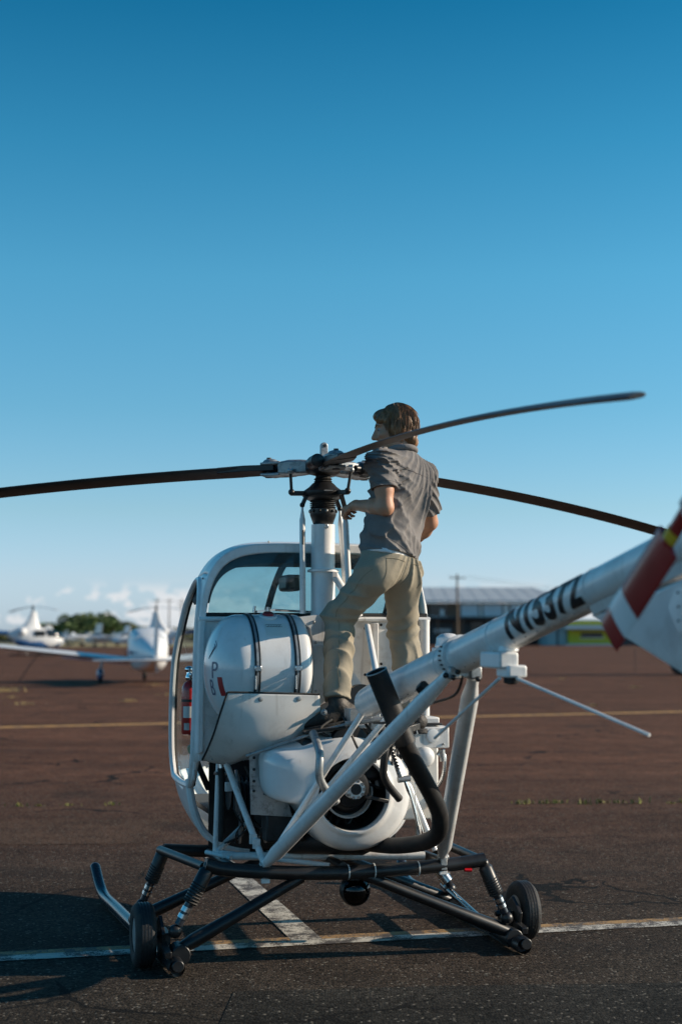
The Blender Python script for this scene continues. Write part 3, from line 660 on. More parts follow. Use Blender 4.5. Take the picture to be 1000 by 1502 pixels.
for n_, a in enumerate(BA):
    DF = (.88, 1.10, 1.05)[n_]; TW = (1.0, -.5, 1.0)[n_]
    grip = hp('blade_grip', xf(join(
        loft([[Vector((r, s1 * w, HZ + z0 + s2 * h)) for s1, s2 in ((-1, -1), (-.6, -1.25), (.6, -1.25), (1, -1), (1, 1), (.6, 1.25), (-.6, 1.25), (-1, 1))] for r, w, h, z0 in ((.07, .036, .030, 0), (.12, .052, .034, 0), (.19, .060, .036, -.002), (.25, .056, .030, -.004))]),
        loft([[Vector((r, y_, HZ + zz + s2 * h)) for y_, s2 in ((-w, -1), (w, -1), (w, 1), (-w, 1))] for r, w, h, zz in ((.24, .05, .009, .028), (.30, .055, .009, .026), (.36, .045, .008, .024))]),
        loft([[Vector((r, y_, HZ + zz + s2 * h)) for y_, s2 in ((-w, -1), (w, -1), (w, 1), (-w, 1))] for r, w, h, zz in ((.24, .05, .010, -.036), (.30, .055, .010, -.040), (.36, .045, .008, -.036))])), a), GREYM, bevel=.006)
    hp('grip_bolt', xf(join(lathe([(.022, -.052), (.022, .042), (.014, .046), (.014, .062)], (.32, 0, HZ), (0, 0, 1), 16)), a), BLACK, grip)
    hp('grip_cap', xf(ball((.31, .0, HZ + .036), (.045, .045, .020), 16, 8), a), GREYM, grip)
    hp('pitch_horn', xf(join(beam((.16, .03, HZ - .02), (.15, .125, HZ - .03), .03, .022), ball((.15, .125, HZ - .03), .018, 12, 8)), a), GREYM, grip, bevel=.003)
    d_ = damper(0, a, 0, 0); q = [rot_at(a, Vector((.15 + v.x * 1.25, -.105 + v.y, HZ - .005 + v.z))) for v in d_[0]]
    hp('lag_damper', (q, d_[1]), BLACK, grip)
    hp('damper_arm', xf(beam((.12, -.10, HZ), (.20, -.02, HZ), .028, .03), a), GREYM, grip, bevel=.004)
    lk = [rot_at(a, Vector((.150, .125, HZ - .03))), rot_at(a, Vector((.150, .105, 2.452)))]
    hp('pitch_link', join(tube(lk, .0085, 10), ball(lk[0], .017, 10, 8), ball(lk[1], .019, 10, 8)), BLACK, swash)
    hp('swash_arm', beam(rot_at(a, Vector((.07, .05, 2.448))), rot_at(a, Vector((.155, .105, 2.446))), .03, .026), BLACK, swash, bevel=.004)
    bl = hp('rotor_blade', xf(blade_geom(), a), BLADE)
    hp('root_doubler', xf(loft([[Vector((r, s1 * w - .01, HZ - .006 + droop(r) + s2 * .017 + s1 * .008)) for s1, s2 in ((-1, -1), (1, -1), (1, 1), (-1, 1))] for r, w in ((.28, .05), (.45, .075), (.62, .05))]), a), BLACK, bl, bevel=.003)
lug = hp('lifting_eye', prism([(-.020, 0), (.020, 0), (.020, .06)] + [(.020 * math.cos(t), .068 + .020 * math.sin(t)) for t in [i * PI / 8 for i in range(9)]] + [(-.020, .06)], .03, Matrix.Translation((AX.x - .004, -.03, 2.645)) @ Matrix.Rotation(PI / 2, 4, 'X')), GREYM, bevel=.003)
hp('eye_hole', lathe([(.009, 0), (.009, .004)], (AX.x - .004, -.046, 2.713), (0, -1, 0), 14), BLACK, lug)
# control rods from the deck to the swashplate
for nm, p, q, r in (('a', (-.108, -.03, 1.78), (-.112, -.03, 2.38), .0165), ('b', (.125, -.17, 1.72), (.098, -.15, 2.36), .0165), ('c', (.165, .02, 1.75), (.120, .03, 2.37), .0165)):
    P_, Q_ = Vector(p), Vector(q)
    rod = hp('control_rod', join(tube([P_, P_.lerp(Q_, .86), P_.lerp(Q_, .95), Q_], [r, r, .007, .007], 14)), WHITE)
    hp('rod_end', ball(Q_, .015, 12, 8), BLACK, rod)
    hp('swash_lug', beam(Q_, Vector((Q_.x * .8, Q_.y, 2.43)), .022, .02), BLACK, swash)
hp('rod_label', tube([(-.1115, -.0435, 2.16), (-.1115, -.0435, 2.24)], .0065, 6), INK)
# pylon structure under the mast
hp('mast_pylon', join(beam((.01, -.02, 1.62), (.01, .02, 1.02), .18, .16)), WHITE2, bevel=.01)
hp('pylon_plate', prism([(-.16, 1.76), (.20, 1.80), (.21, 1.765), (.10, 1.70), (.06, 1.55), (-.05, 1.55), (-.08, 1.70)], .02, My(-.075)), WHITE, bevel=.003)
for x, z in ((-.06, 1.735), (.07, 1.735), (.13, 1.775), (-.05, 1.62), (-.05, 1.48), (-.05, 1.36)):
    hp('pylon_bolt', ball((x, -.088, z), .009, 8, 6), GREYM)
hp('pylon_hook', tube(cr([(.125, -.08, 1.86), (.11, -.085, 1.90), (.128, -.09, 1.925), (.14, -.09, 1.90)], 4), .005, 8), BLACK)
hp('diagonal_brace', tube([(.06, -.06, 2.0), (.19, -.12, 1.76)], .022, 12), WHITE)
hp('boom_stay', tube([(.165, -.35, 1.71), (.075, -.80, 1.46)], .017, 12), WHITE)
hp('gusset', prism([(.10, 1.50), (.21, 1.34), (.21, 1.25), (.02, 1.25)], .02, My(-.22)), WHITE2, bevel=.004)

# ---- tail boom ---------------------------------------------------------
def bz(y): return 1.346 + (-.957 - y) * .1915
def br(y): return np.interp(-y, [.88, .93, 1.2, 1.9, 2.6, 3.5, 4.7], [.068, .075, .078, .0745, .069, .063, .060])
BU = 0.0
def boom_pt(y, ang, lift=0.0):
    """ang measured from straight left, positive upwards"""
    n = Vector((-math.cos(ang), 0, math.sin(ang))); c = Vector((BU, y, bz(y)))
    up = Vector((0, .188, .982)); n = Vector((-math.cos(ang), 0, 0)) + up * math.sin(ang)
    return c + n * (br(y) + lift)
yb = [-.89, -.895, -.92] + [-1.0 - .1 * i for i in range(38)]
rings = [[boom_pt(y, 2 * PI * k / 40, -.03 if y > -.892 else 0) for k in range(40)] for y in yb]
boom = hp('tail_boom', loft(rings), WHITE)
vs, fs = text_geom('N15372', 0.135, 0.0048)
x1 = max(v.x for v in vs); y1 = max(v.y for v in vs); LEN = .62
def reg(v): return boom_pt(-2.80 - v.x / x1 * LEN, R(-42) + v.y / y1 * R(112), .0022)
hp('registration_lettering', ([reg(v) for v in vs], fs), INK, boom)
for y in (-1.25, -2.05, -2.62, -3.45):    # riveted joints
    hp('boom_joint', tube([boom_pt(y, 2 * PI * k / 40, .0006) for k in range(40)], .0022, 6, closed=True), WHITE2, boom)
for i in range(30):
    y = -1.3 - i * .1; hp('boom_rivet', ball(boom_pt(y, R(-62), 0), .0035, 6, 4), GREYM, boom)
# clamp collar where the support struts meet the boom
cl = hp('boom_clamp', loft([[boom_pt(y, 2 * PI * k / 36, l) for k in range(36)] for y, l in ((-2.13, .001), (-2.132, .012), (-2.20, .014), (-2.202, .001))]), WHITE2, boom)
for k in range(7):
    hp('clamp_slot', ball(boom_pt(-2.165, R(-48 + k * 13), .013), (.010, .010, .004), 8, 6), BLACK, boom)
hp('clamp_lug', join(box((-.045, -2.2, 1.515), (.05, .07, .05)), box((.045, -2.2, 1.515), (.05, .07, .05))), GREYM, boom, bevel=.006)
for p in ((-.08, -2.215, 1.505), (-.055, -2.24, 1.497), (-.035, -2.235, 1.52), (.05, -2.24, 1.49)): hp('clamp_bolt', ball(p, .012, 10, 6), BLACK, boom)
hp('brake_line', tube(cr([(-.02, -2.25, 1.50), (.0, -2.1, 1.42), (.02, -1.7, 1.36), (.02, -1.2, 1.26), (.03, -.9, 1.235)], 6), .006, 8), SOOT, boom)
# beacon on top, antenna box below
be = hp('beacon', join(lathe([(.055, 0), (.058, .008), (.052, .02), (.050, .045), (.032, .060), (.008, .064)], (.12, -1.70, 1.610), (0, 0, 1), 24), box((.12, -1.70, 1.585), (.10, .14, .05)), beam((.12, -1.7, 1.57), (.03, -1.7, 1.53), .05, .05)), WHITE, bevel=.004)
hp('beacon_screw', ball((.09, -1.755, 1.625), .01, 8, 6), STEEL, be)
ant = hp('antenna', join(box((-.04, -2.68, 1.575), (.075, .20, .06)), box((-.015, -2.74, 1.535), (.075, .12, .045)), lathe([(.04, 0), (.03, .03)], (-.01, -2.7, 1.605), (0, 0, 1), 16)), WHITE, bevel=.008)
hp('antenna_rod', tube([(-.015, -2.79, 1.51), (.243, -3.30, 1.335)], .0062, 8), WHITE, ant)
hp('antenna_rod', tube([(-.07, -2.76, 1.51), (-.05, -2.0, 1.24)], .0062, 8), WHITE, ant)
hp('antenna_foot', lathe([(.03, 0), (.028, .02), (.01, .026)], (-.02, -2.75, 1.512), (0, 0, -1), 16), BLACK, ant)
# tail fin, stabiliser, gearbox, tail rotor
fin = hp('ventral_fin', loft([[Vector((s * t, y, z)) for s, t, y, z in ((-1, .0, *p0_), (-1, .018, *p1_), (-1, .016, *p2_), (1, .016, *p2_), (1, .018, *p1_))] for p0_, p1_, p2_ in
    (((-3.36, 1.735), (-3.55, 1.74), (-4.55, 1.93)), ((-3.56, 1.674), (-3.72, 1.68), (-4.62, 1.70)), ((-3.97, 1.555), (-4.10, 1.555), (-4.72, 1.45)), ((-4.50, 1.38), (-4.58, 1.38), (-4.80, 1.30)))]), WHITE, bevel=.004)
hp('fin_root', loft([[boom_pt(y, a, .002) for a in (R(-120), R(-105), R(-90), R(-75), R(-60))] + [Vector((x, y, bz(y) - .085)) for x in (-.016, .016)] for y in (-3.42, -3.8, -4.2, -4.6)]), WHITE, fin)
rp = hp('access_panel', prism([(-4.18, 1.84), (-3.97, 1.80), (-3.93, 1.75), (-3.98, 1.68), (-4.18, 1.66)], .006, Matrix(((0, 0, 1, -.024), (1, 0, 0, 0), (0, 1, 0, 0), (0, 0, 0, 1)))), WHITE, fin)
for k in range(14):
    y = -3.99 - (k % 5) * .035; z = 1.79 - (k // 5) * .04; hp('panel_rivet', ball((-.028, y, z), .004, 6, 4), SOOT, fin)
hp('horizontal_stabiliser', loft([[Vector((x, y, z + dz)) for y, dz in ((-4.28, 0), (-4.34, .012), (-4.6, .006), (-4.6, -.002), (-4.34, -.010))] for x, z in ((.05, 1.99), (.45, 2.12), (.95, 2.28))]), WHITE, bevel=.003)
gb = hp('tail_gearbox', join(box((0, -4.64, bz(-4.64)), (.15, .18, .15)), tube([(0, -4.55, 2.04), (-.06, -4.507, 2.045), (-.23, -4.507, 2.045)], [.05, .04, .026], 18), lathe([(.06, 0), (.06, .05), (.03, .06)], (0, -4.72, bz(-4.7)), (0, -1, 0), 20)), GREYM, bevel=.01)
TH = Vector((-.235, -4.507, 2.045))
troot = hp('tail_rotor_hub', join(lathe([(.045, -.03), (.05, .0), (.045, .03)], TH, (1, 0, 0), 20), beam(TH + Vector((0, .1, -.06)), TH - Vector((0, .1, -.06)), .03, .05)), GREYM, bevel=.004)
bd = Vector((0, .82, -.572)).normalized(); bc = Vector((0, .572, .82)); bn = Vector((-1, 0, 0))
for s in (1, -1):
    d_ = bd * s; c_ = bc * s
    def tb(r, ch, th, tw=R(6)):
        ring = []
        for k in range(16):
            t = 2 * PI * k / 16; x = math.cos(t) * ch / 2; y = math.sin(t) * th / 2 * (1 + .5 * math.cos(t))
            ring.append(TH + d_ * r + c_ * (x * math.cos(tw) - y * math.sin(tw)) * 1 + bn * (x * math.sin(tw) + y * math.cos(tw)))
        return ring
    spar = hp('tail_rotor_blade', loft([tb(r, c, t) for r, c, t in ((.10, .045, .030), (.20, .045, .026), (.245, .05, .022))]), DKRED)
    for nm, r0, r1, m_ in (('red_band', .235, .50, DKRED), ('white_band', .50, .59, WHITE), ('red_tip', .59, .655, DKRED)):
        hp(nm, loft([tb(r0, .117 if r0 > .25 else .112, .018), tb(r1, .117, .017)]), m_, spar)
    hp('yellow_band', loft([tb(.19, .049, .030), tb(.225, .049, .028)]), YELLOW, spar)
tg = hp('tail_guard', tube(cr([(0, -4.66, 1.40), (-.0, -4.95, 1.36), (-.05, -5.02, 1.5), (-.06, -4.95, 1.8)], 5), .012, 8), BLACK)

# ---- boom support struts -----------------------------------------------
NL, NR = Vector((-.413, -.45, .500)), Vector((.542, -.45, .500))
for P_, Q_, r in ((NL, Vector((-.058, -2.20, 1.510)), .037), (NR, Vector((.058, -2.17, 1.500)), .041)):
    d_ = (Q_ - P_)
    su = hp('boom_strut', tube([P_, P_ + d_ * .03, P_ + d_ * .08, P_ + d_ * .90, P_ + d_ * .96, Q_], [.022, .026, r, r * .92, .026, .022], 20), WHITE)
    hp('strut_fork', join(box(P_ + Vector((0, -.01, -.03)), (.035, .05, .07)), tube([P_ + Vector((-.03, -.012, 0)), P_ + Vector((.03, -.012, 0))], .016, 12)), GREYM, su, bevel=.004)
    hp('strut_bracket', box(P_ + Vector((0, -.02, -.062)), (.045, .012, .055)), WHITE2, su, bevel=.003)
hp('decal', tube([(-.115, -2.0, 1.44), (-.108, -2.04, 1.462)], .02, 6), INK)
hp('rear_stay', tube([NL + Vector((.02, 0, .02)), (.02, -.90, 1.36)], .0155, 12), WHITE)
hp('rear_stay', tube([NL + Vector((.03, .02, .03)), (.13, -.85, 1.275)], .0155, 12), WHITE)
hp('rear_stay', tube([NR + Vector((-.03, .02, .03)), (.36, -.3, .98)], .0155, 12), WHITE)

# ---- steel frame at the back of the cabin -------------------------------
for a, b, r in (((-.545, -.10, .985), NL, .017), ((-.56, .02, .985), (-.575, .02, .50), .016), ((-.575, .0, .505), (-.36, .12, .66), .016), ((-.575, .0, .505), (-.05, -.38, .47), .014),
                ((-.56, -.08, .495), (.5, -.30, .485), .022), ((.56, .02, .98), (.575, .02, .50), .016), ((-.62, .05, .50), (-.52, -.12, .49), .012), ((-.545, -.1, .98), (-.30, -.02, 1.05), .014), ((.55, -.1, .98), NR, .017)):
    hp('frame_tube', tube([a, b], r, 12), WHITE2)
for p in ((-.53, -.10, .86), (-.455, -.37, .62), (-.445, -.40, .60)): hp('frame_bracket', box(p, (.04, .012, .05)), WHITE2, bevel=.003)
hp('hose', tube(cr([(-.56, -.03, .95), (-.55, -.02, .88), (-.545, .0, .7), (-.55, .02, .56)], 5), .018, 10), RUBBER)
hp('throttle_rod', tube([(-.52, -.05, .93), (-.38, -.2, .74)], .006, 8), GREYM)

# ---- engine: scroll, fan, block -------------------------------------------
eng = hp('engine_block', join(box((0.0, .02, .80), (.62, .55, .42)), box((-.02, -.3, 1.02), (.42, .4, .22))), DARKM, bevel=.02)
for s in (-1, 1):
    for y in (-.10, .16):
        cyl = hp('cylinder', lathe([(.075 + (.018 if i % 2 else 0), i * .012) for i in range(16)], (s * .30, y, .80), (s, 0, 0), 20), DARKM, eng)
for k in range(10):
    a = random.uniform(0, 1); x = -.30 + .6 * a
    hp('engine_pipe', tube(cr([(x, -.35, .62 + .1 * random.random()), (x + .05, -.42, .8), (x - .06 + .1 * random.random(), -.40, 1.0), (x, -.3, 1.16)], 4), random.choice((.010, .014, .018)), 8), random.choice((SOOT, GREYM, RUBBER, DARKM)), eng)
hp('baffle_plate', prism([(-.47, 1.06), (-.41, 1.08), (-.395, .84), (-.26, .79), (-.24, .72), (-.46, .74)], .006, My(-.33)), GREYM, eng)
for z in (1.03, .97, .91, .86): hp('baffle_rivet', ball((-.445, -.336, z), .008, 8, 6), BLACK, eng)
hp('oil_cooler', box((-.27, -.25, .66), (.20, .12, .14)), DARKM, eng, bevel=.01)
# scroll outline in x-z (seen from behind), opening circle
FC = Vector((-.022, 0, .868))
outer = [(-.445, 1.085), (-.30, 1.120), (-.16, 1.165), (-.02, 1.185), (.12, 1.15), (.215, 1.085), (.285, 1.015), (.318, .90), (.305, .775), (.255, .68), (.17, .605), (.06, .570), (-.06, .573), (-.155, .615), (-.225, .690), (-.262, .765), (-.315, .815), (-.400, .838), (-.445, .880), (-.462, .98)]
oc = [Vector((p.x, 0, p.y)) for p in cr([(x, z, 0) for x, z in outer], 6, closed=True)]
NO = len(oc); RO = .198
def inner(k, r): 
    d = Vector((oc[k].x - FC.x, 0, oc[k].z - FC.z)).normalized(); return FC + d * r
def sring(f, y, r=None):
    """blend from outer outline (f=0) to opening circle (f=1)"""
    out = []
    for k in range(NO):
        i_ = inner(k, RO if r is None else r); p = oc[k].lerp(i_, f); out.append(Vector((p.x, y, p.z)))
    return out
scroll = hp('fan_shroud', loft([sring(.02, -.30), sring(0, -.34), sring(0, -.55), sring(.02, -.60), sring(.10, -.650), sring(.25, -.685), sring(.5, -.705), sring(.75, -.712), sring(.92, -.722), sring(1.0, -.735), sring(1.0, -.735, RO - .010), sring(1, -.71, RO - .016), sring(1, -.60, RO - .018), sring(1, -.46, RO - .02)], cap=False), TANKW, ang=70)
hp('shroud_seam', tube(sring(.0, -.43), .004, 5, closed=True), SOOT, scroll)
sm_ = [(.325, .735, 'x')]
hp('air_duct', loft([[Vector((x + dx, y, z + dz)) for dx, dz in ((-w, -h), (-w * .7, -h * 1.1), (w * .7, -h * 1.1), (w, -h), (w, h), (w * .7, h * 1.1), (-w * .7, h * 1.1), (-w, h))] for x, y, z, w, h in ((.22, -.60, .97, .09, .09), (.24, -.55, 1.03, .10, .085), (.26, -.35, 1.07, .10, .08))]), TANKW, scroll, bevel=.01)
hp('shroud_back', lathe([(RO + .02, 0), (.06, .01)], FC + Vector((0, -.47, 0)), (0, 1, 0), 40), BLACK, scroll)
fan = hp('cooling_fan', lathe([(.11, 0), (.115, -.10), (.10, -.14), (.075, -.16)], FC + Vector((0, -.50, 0)), (0, 1, 0), 36), GREASE)
for k in range(22):
    a = 2 * PI * k / 22; c, s_ = math.cos(a), math.sin(a); mm_ = Matrix(((c, 0, -s_, FC.x), (0, 1, 0, -.52), (s_, 0, c, FC.z), (0, 0, 0, 1)))
    g = prism([(.105, -.03), (.175, -.035), (.178, .03), (.105, .03)], .004, mm_ @ Matrix.Rotation(.5, 4, 'X')); hp('fan_blade', g, BLACK, fan)
hp('fan_ring', lathe([(.118, -.09), (.128, -.10), (.130, -.135), (.120, -.14)], FC + Vector((0, -.50, 0)), (0, 1, 0), 40, cap=False), WHITE2, fan)
hp('dark_bore_sleeve', lathe([(RO - .021, -.702), (RO - .024, -.46)], FC, (0, 1, 0), 48, cap=False), BLACK, scroll)  # black cylinder added to turn the inside of the bore black
pul = hp('drive_pulley', lathe([(.10, 0), (.105, -.02), (.09, -.05), (.105, -.08), (.095, -.10), (.06, -.11)], (-.035, -.62, .905), (0, 1, 0), 36), GREASE)
shaft = hp('drive_shaft', lathe([(.050, 0), (.052, -.05), (.045, -.07), (.036, -.075)], (-.035, -.72, .905), (0, 1, 0), 28), WHITE2, pul)
for k in range(10):
    a = 2 * PI * k / 10; hp('shaft_tooth', box((-.035 + .043 * math.cos(a), -.80, .905 + .043 * math.sin(a)), (.014, .02, .014)), STEEL, pul)
hp('shaft_ring', lathe([(.048, 0), (.048, -.012), (.030, -.014)], (-.035, -.795, .905), (0, 1, 0), 28), WHITE2, pul)
hp('shaft_bore', lathe([(.028, 0), (.028, -.004)], (-.035, -.808, .905), (0, 1, 0), 24), BLACK, pul)
hp('tension_arm', beam((.03, -.74, .86), (.16, -.72, .83), .03, .02), BLACK, pul, bevel=.004)
hp('drive_belt', beam((-.13, -.48, .96), (-.105, -.44, 1.13), .025, .09), RUBBER)
hp('drive_belt', beam((.06, -.48, .96), (.08, -.44, 1.13), .025, .09), RUBBER)
up_ = hp('upper_pulley', lathe([(.10, 0), (.11, -.02), (.10, -.06), (.11, -.10), (.10, -.12), (.05, -.13)], (.02, -.40, 1.10), (0, 1, 0), 36), GREASE)
hp('sheave_guard', lathe([(.075, 0), (.075, -.05)], (.115, -.36, 1.33), (0, 1, 0), 32), BLACK, up_)
hp('bearing_carrier', join(box((.02, -.66, 1.26), (.12, .10, .07)), box((.10, -.68, 1.24), (.05, .05, .10)), tube([(-.06, -.7, 1.22), (.2, -.72, 1.25)], .014, 10)), GREYM, bevel=.006)
for p, q, r, m_ in (((-.20, -.60, 1.17), (-.20, -.74, .95), .021, GREYM), ((.135, -.64, 1.22), (.145, -.70, .95), .020, SOOT)):
    hp('lower_hose', tube(cr([p, Vector(p).lerp(Vector(q), .5) + Vector((.0, -.06, .02)), q, Vector(q) + Vector((.10, .06, -.12))], 6), r, 12), m_)
for k in range(0, 9, 3):
    hp('cable', tube(cr([(-.05 + .03 * k, -.64, 1.25), (-.02 + .035 * k, -.70 - .01 * (k % 3), 1.15), (.05 + .02 * k, -.66, 1.02)], 4), .007, 6), RUBBER if k % 2 else SOOT)
# clutch cable and turnbuckle on the shroud
tl = hp('clutch_actuator', join(tube([(.155, -.78, 1.11), (.205, -.80, .96)], [.010, .016], 10), tube([(.19, -.80, .945), (.255, -.80, .952)], .016, 10)), GREYM)
hp('actuator_spring', tube(cr([(.150 + .052 * t + .010 * math.cos(t * 60), -.805, 1.115 - .155 * t) for t in [i / 40 for i in range(41)]], 2), .0045, 6), BLACK, tl)
hp('turnbuckle', tube([(.225, -.80, .945), (.245, -.80, .895), (.262, -.80, .85), (.275, -.80, .80), (.31, -.80, .66)], [.007, .011, .006, .011, .004], 8), STEEL, tl)
hp('safety_wire', tube([(.285, -.79, .93), (.283, -.80, .80), (.33, -.80, .66)], .003, 6), STEEL, tl)
hp('hook', join(ball((.30, -.79, .935), .016, 10, 8)), STEEL, tl)

for o_ in (scroll, fan, pul, tl): o_.location = (.044, .15, -.017)      # the fan group sits just ahead of the boom stays
rq_ = random.Random(21)
for k in range(34):     # fittings, clamps and lines crowding the gap above the fan
    x, y, z = rq_.uniform(-.12, .36), rq_.uniform(-.52, -.38), rq_.uniform(1.02, 1.27)
    kind_ = k % 4
    if kind_ == 0: hp('fitting', lathe([(.012, 0), (.018, .006), (.018, .022), (.010, .026), (.010, .045)], (x, y, z), (rq_.uniform(-1, 1), -1, rq_.uniform(-.6, .8)), 10), rq_.choice((STEEL, GREYM, SOOT)), eng)
    elif kind_ == 1: hp('clamp', box((x, y, z), (rq_.uniform(.02, .06), .02, rq_.uniform(.015, .04)), Matrix.Rotation(rq_.uniform(-1, 1), 3, 'Y')), rq_.choice((GREYM, DARKM, WHITE2)), eng, bevel=.003)
    else: hp('fuel_line', tube(cr([(x, y, z), (x + rq_.uniform(-.12, .12), y - .05, z - .06), (x + rq_.uniform(-.16, .16), y, z - .16), (x + rq_.uniform(-.1, .1), y + .05, z - .26)], 5), rq_.choice((.005, .007, .010)), 8), rq_.choice((RUBBER, SOOT, RUBBER, GREYM)), eng)
for k in range(16):     # wiring and hoses in the open bay beside the seats
    x, z = rq_.uniform(-.52, -.26), rq_.uniform(.86, 1.02)
    hp('wiring', tube(cr([(x, -.05, z), (x + rq_.uniform(-.06, .06), -.14, z - .14), (x + rq_.uniform(-.08, .10), -.10, z - .26), (x + rq_.uniform(-.05, .12), .0, .55)], 5), rq_.choice((.004, .006, .009)), 8), rq_.choice((RUBBER, SOOT, GREYM, DARKM)), eng)

# ---- right-hand side: battery box, filter, panel --------------------------
rb = hp('battery_box', join(box((.50, -.33, 1.12), (.20, .18, .115)), box((.48, -.30, 1.20), (.16, .16, .05))), WHITE2, bevel=.008)
hp('box_cover', lathe([(.037, 0), (.036, .006), (.028, .008)], (.505, -.421, 1.13), (0, -1, 0), 24), WHITE, rb)
for x, z in ((.565, 1.165), (.565, 1.085), (.44, 1.165)): hp('box_screw', ball((x, -.424, z), .006, 8, 6), GREYM, rb)
hp('side_cowl', box((.475, -.18, .87), (.25, .14, .40)), CREAM, bevel=.012)
of = hp('oil_filter', lathe([(.050, .0), (.056, -.02), (.056, -.11), (.050, -.135), (.030, -.150), (.006, -.154)], (.475, -.30, 1.045), (.12, 1, .25), 28), WHITE)
for k in range(3): hp('filter_print', lathe([(.0565, -.05 - .016 * k), (.0565, -.056 - .016 * k)], (.475, -.30, 1.045), (.12, 1, .25), 28, cap=False), GREYM, of)
hp('oil_line', tube(cr([(.555, -.36, 1.02), (.575, -.36, 1.045), (.59, -.37, 1.00), (.58, -.36, .90), (.545, -.30, .82)], 6), .011, 10), STEEL)
hp('line_fitting', tube([(.575, -.37, 1.05), (.580, -.37, .99)], .017, 8), STEEL)
hp('boot_rest', box((.47, -.35, 1.19), (.18, .14, .012)), SOOT, bevel=.003)
# ---- exhaust -----------------------------------------------------------
ex = hp('exhaust_pipe', tube(cr([(.14, -.36, .575), (.235, -.56, .585), (.285, -.86, .64), (.288, -1.08, .71), (.272, -1.17, .785), (.222, -1.25, .880), (-.03, -1.56, 1.175), (-.06, -1.60, 1.226)], 7), .041, 22), SOOT)
T0, T1 = Vector((-.060, -1.60, 1.226)), Vector((-.184, -1.62, 1.506)); TD = (T1 - T0).normalized()
hp('exhaust_sleeve', tube([T0 - TD * .04, T0.lerp(T1, .5), T1], .0480, 26, cap=False), SOOT, ex)
hp('sleeve_inside', tube([T0.lerp(T1, .4), T1 - TD * .002], .0445, 22, cap=False), BLACK, ex)
ux, uy, _d = frame(TD)
hp('sleeve_lip', tube([T1 + (ux * math.cos(t) + uy * math.sin(t)) * .0465 for t in [2 * PI * k / 28 for k in range(28)]], .003, 6, closed=True), GREYM, ex)
hp('sleeve_bracket', beam(T0 + Vector((.0, -.03, .02)), T0 + Vector((.085, .02, .035)), .02, .03), BLACK, ex, bevel=.003)
hp('muffler', tube([(-.25, -.16, .575), (-.22, -.18, .575), (.14, -.34, .575), (.18, -.36, .575)], [.04, .066, .066, .045], 22), SOOT, ex)

# ---- landing gear --------------------------------------------------------
def skid(s, rear, bend, tip):
    rear, bend, tip = map(Vector, (rear, bend, tip)); m_ = rear.lerp(bend, .5)
    sk = hp('skid', tube(cr([rear, rear.lerp(bend, .25), m_, rear.lerp(bend, .8), bend, bend.lerp(tip, .5) + Vector((0, .03, -.02)), tip], 6), .034, 18), SKIDM)
    hp('skid_cap', ball(tip, (.034, .034, .034), 14, 10), SKIDM, sk)
    hp('skid_shoe', tube([rear + Vector((0, -.03, .0)), rear + Vector((0, .05, 0))], .040, 18, cap=False), BLACK, sk)
    hp('wear_strip', beam(rear.lerp(bend, .1) - Vector((0, 0, .033)), rear.lerp(bend, .9) - Vector((0, 0, .033)), .03, .012), SOOT, sk)
    return sk
SKIDM = mat('skid_paint', (0.03, 0.034, 0.042), 0.26, metal=0.3, var=0.25, coat=0.3, dirt=(.10, .08, .06), dirt_amt=.2, dscale=12)
skid(-1, (-.88, -.56, .045), (-.996, 1.41, .045), (-1.03, 1.66, .185))
skid(1, (.94, -.57, .045), (.985, 1.41, .045), (1.01, 1.66, .185))
# cross members under the fuselage
hp('rear_cross_beam', tube(cr([(-.72, -.45, .515), (-.60, -.45, .485), (-.25, -.47, .455), (.1, -.47, .445), (.55, -.45, .455), (.78, -.45, .475)], 6), .036, 16), BLACK)
hp('front_cross_beam', tube(cr([(-.80, .36, .475), (-.55, .38, .455), (0, .40, .43), (.55, .38, .445), (.80, .36, .46)], 6), .034, 16), BLACK)
for x in (-.55, .0, .55): hp('keel_beam', tube([(x, -.46, .475), (x, .40, .45)], .024, 12), BLACK)
hp('outrigger', tube([(-.72, -.43, .50), (-.82, .36, .475)], .024, 12), BLACK)
hp('outrigger', tube([(.77, -.43, .47), (.80, .36, .465)], .024, 12), BLACK)
hp('cable_tie', join(*[lathe([(.039, -.003), (.039, .003)], (x, -.47, .448), (1, 0, .0), 18, cap=False) for x in (.02, .16, .40)]), PLACARD)
def leg(inner_, outer_, r0, r1):
    a, b = Vector(inner_), Vector(outer_); x, y, d = frame(b - a); rings = []
    for t, w, h in ((0, r0, r0 * .8), (.1, r0, r0 * .8), (.55, r0 * 1.15, r0 * .9), (.88, r1, r1 * .8), (1, r1 * .7, r1 * .6)):
        rings.append([a.lerp(b, t) + x * math.cos(q) * w + y * math.sin(q) * h for q in [2 * PI * k / 16 for k in range(16)]])
    return loft(rings)
SK = {}
for nm, a, b in (('rl', (-.22, -.46, .43), (-.845, -.44, .105)), ('rr', (.10, -.46, .43), (.93, -.44, .085)), ('fl', (-.20, .42, .40), (-.92, .48, .085)), ('fr', (.20, .42, .40), (.945, .48, .085))):
    lg = hp('skid_leg', leg(a, b, .034, .046), BLACK)
    b = Vector(b); hp('leg_foot', join(tube([b + Vector((-.0, -.06, -.02)), b + Vector((0, .06, -.02))], .05, 16), box(b + Vector((0, 0, -.03)), (.07, .10, .07))), BLACK, lg, bevel=.005)
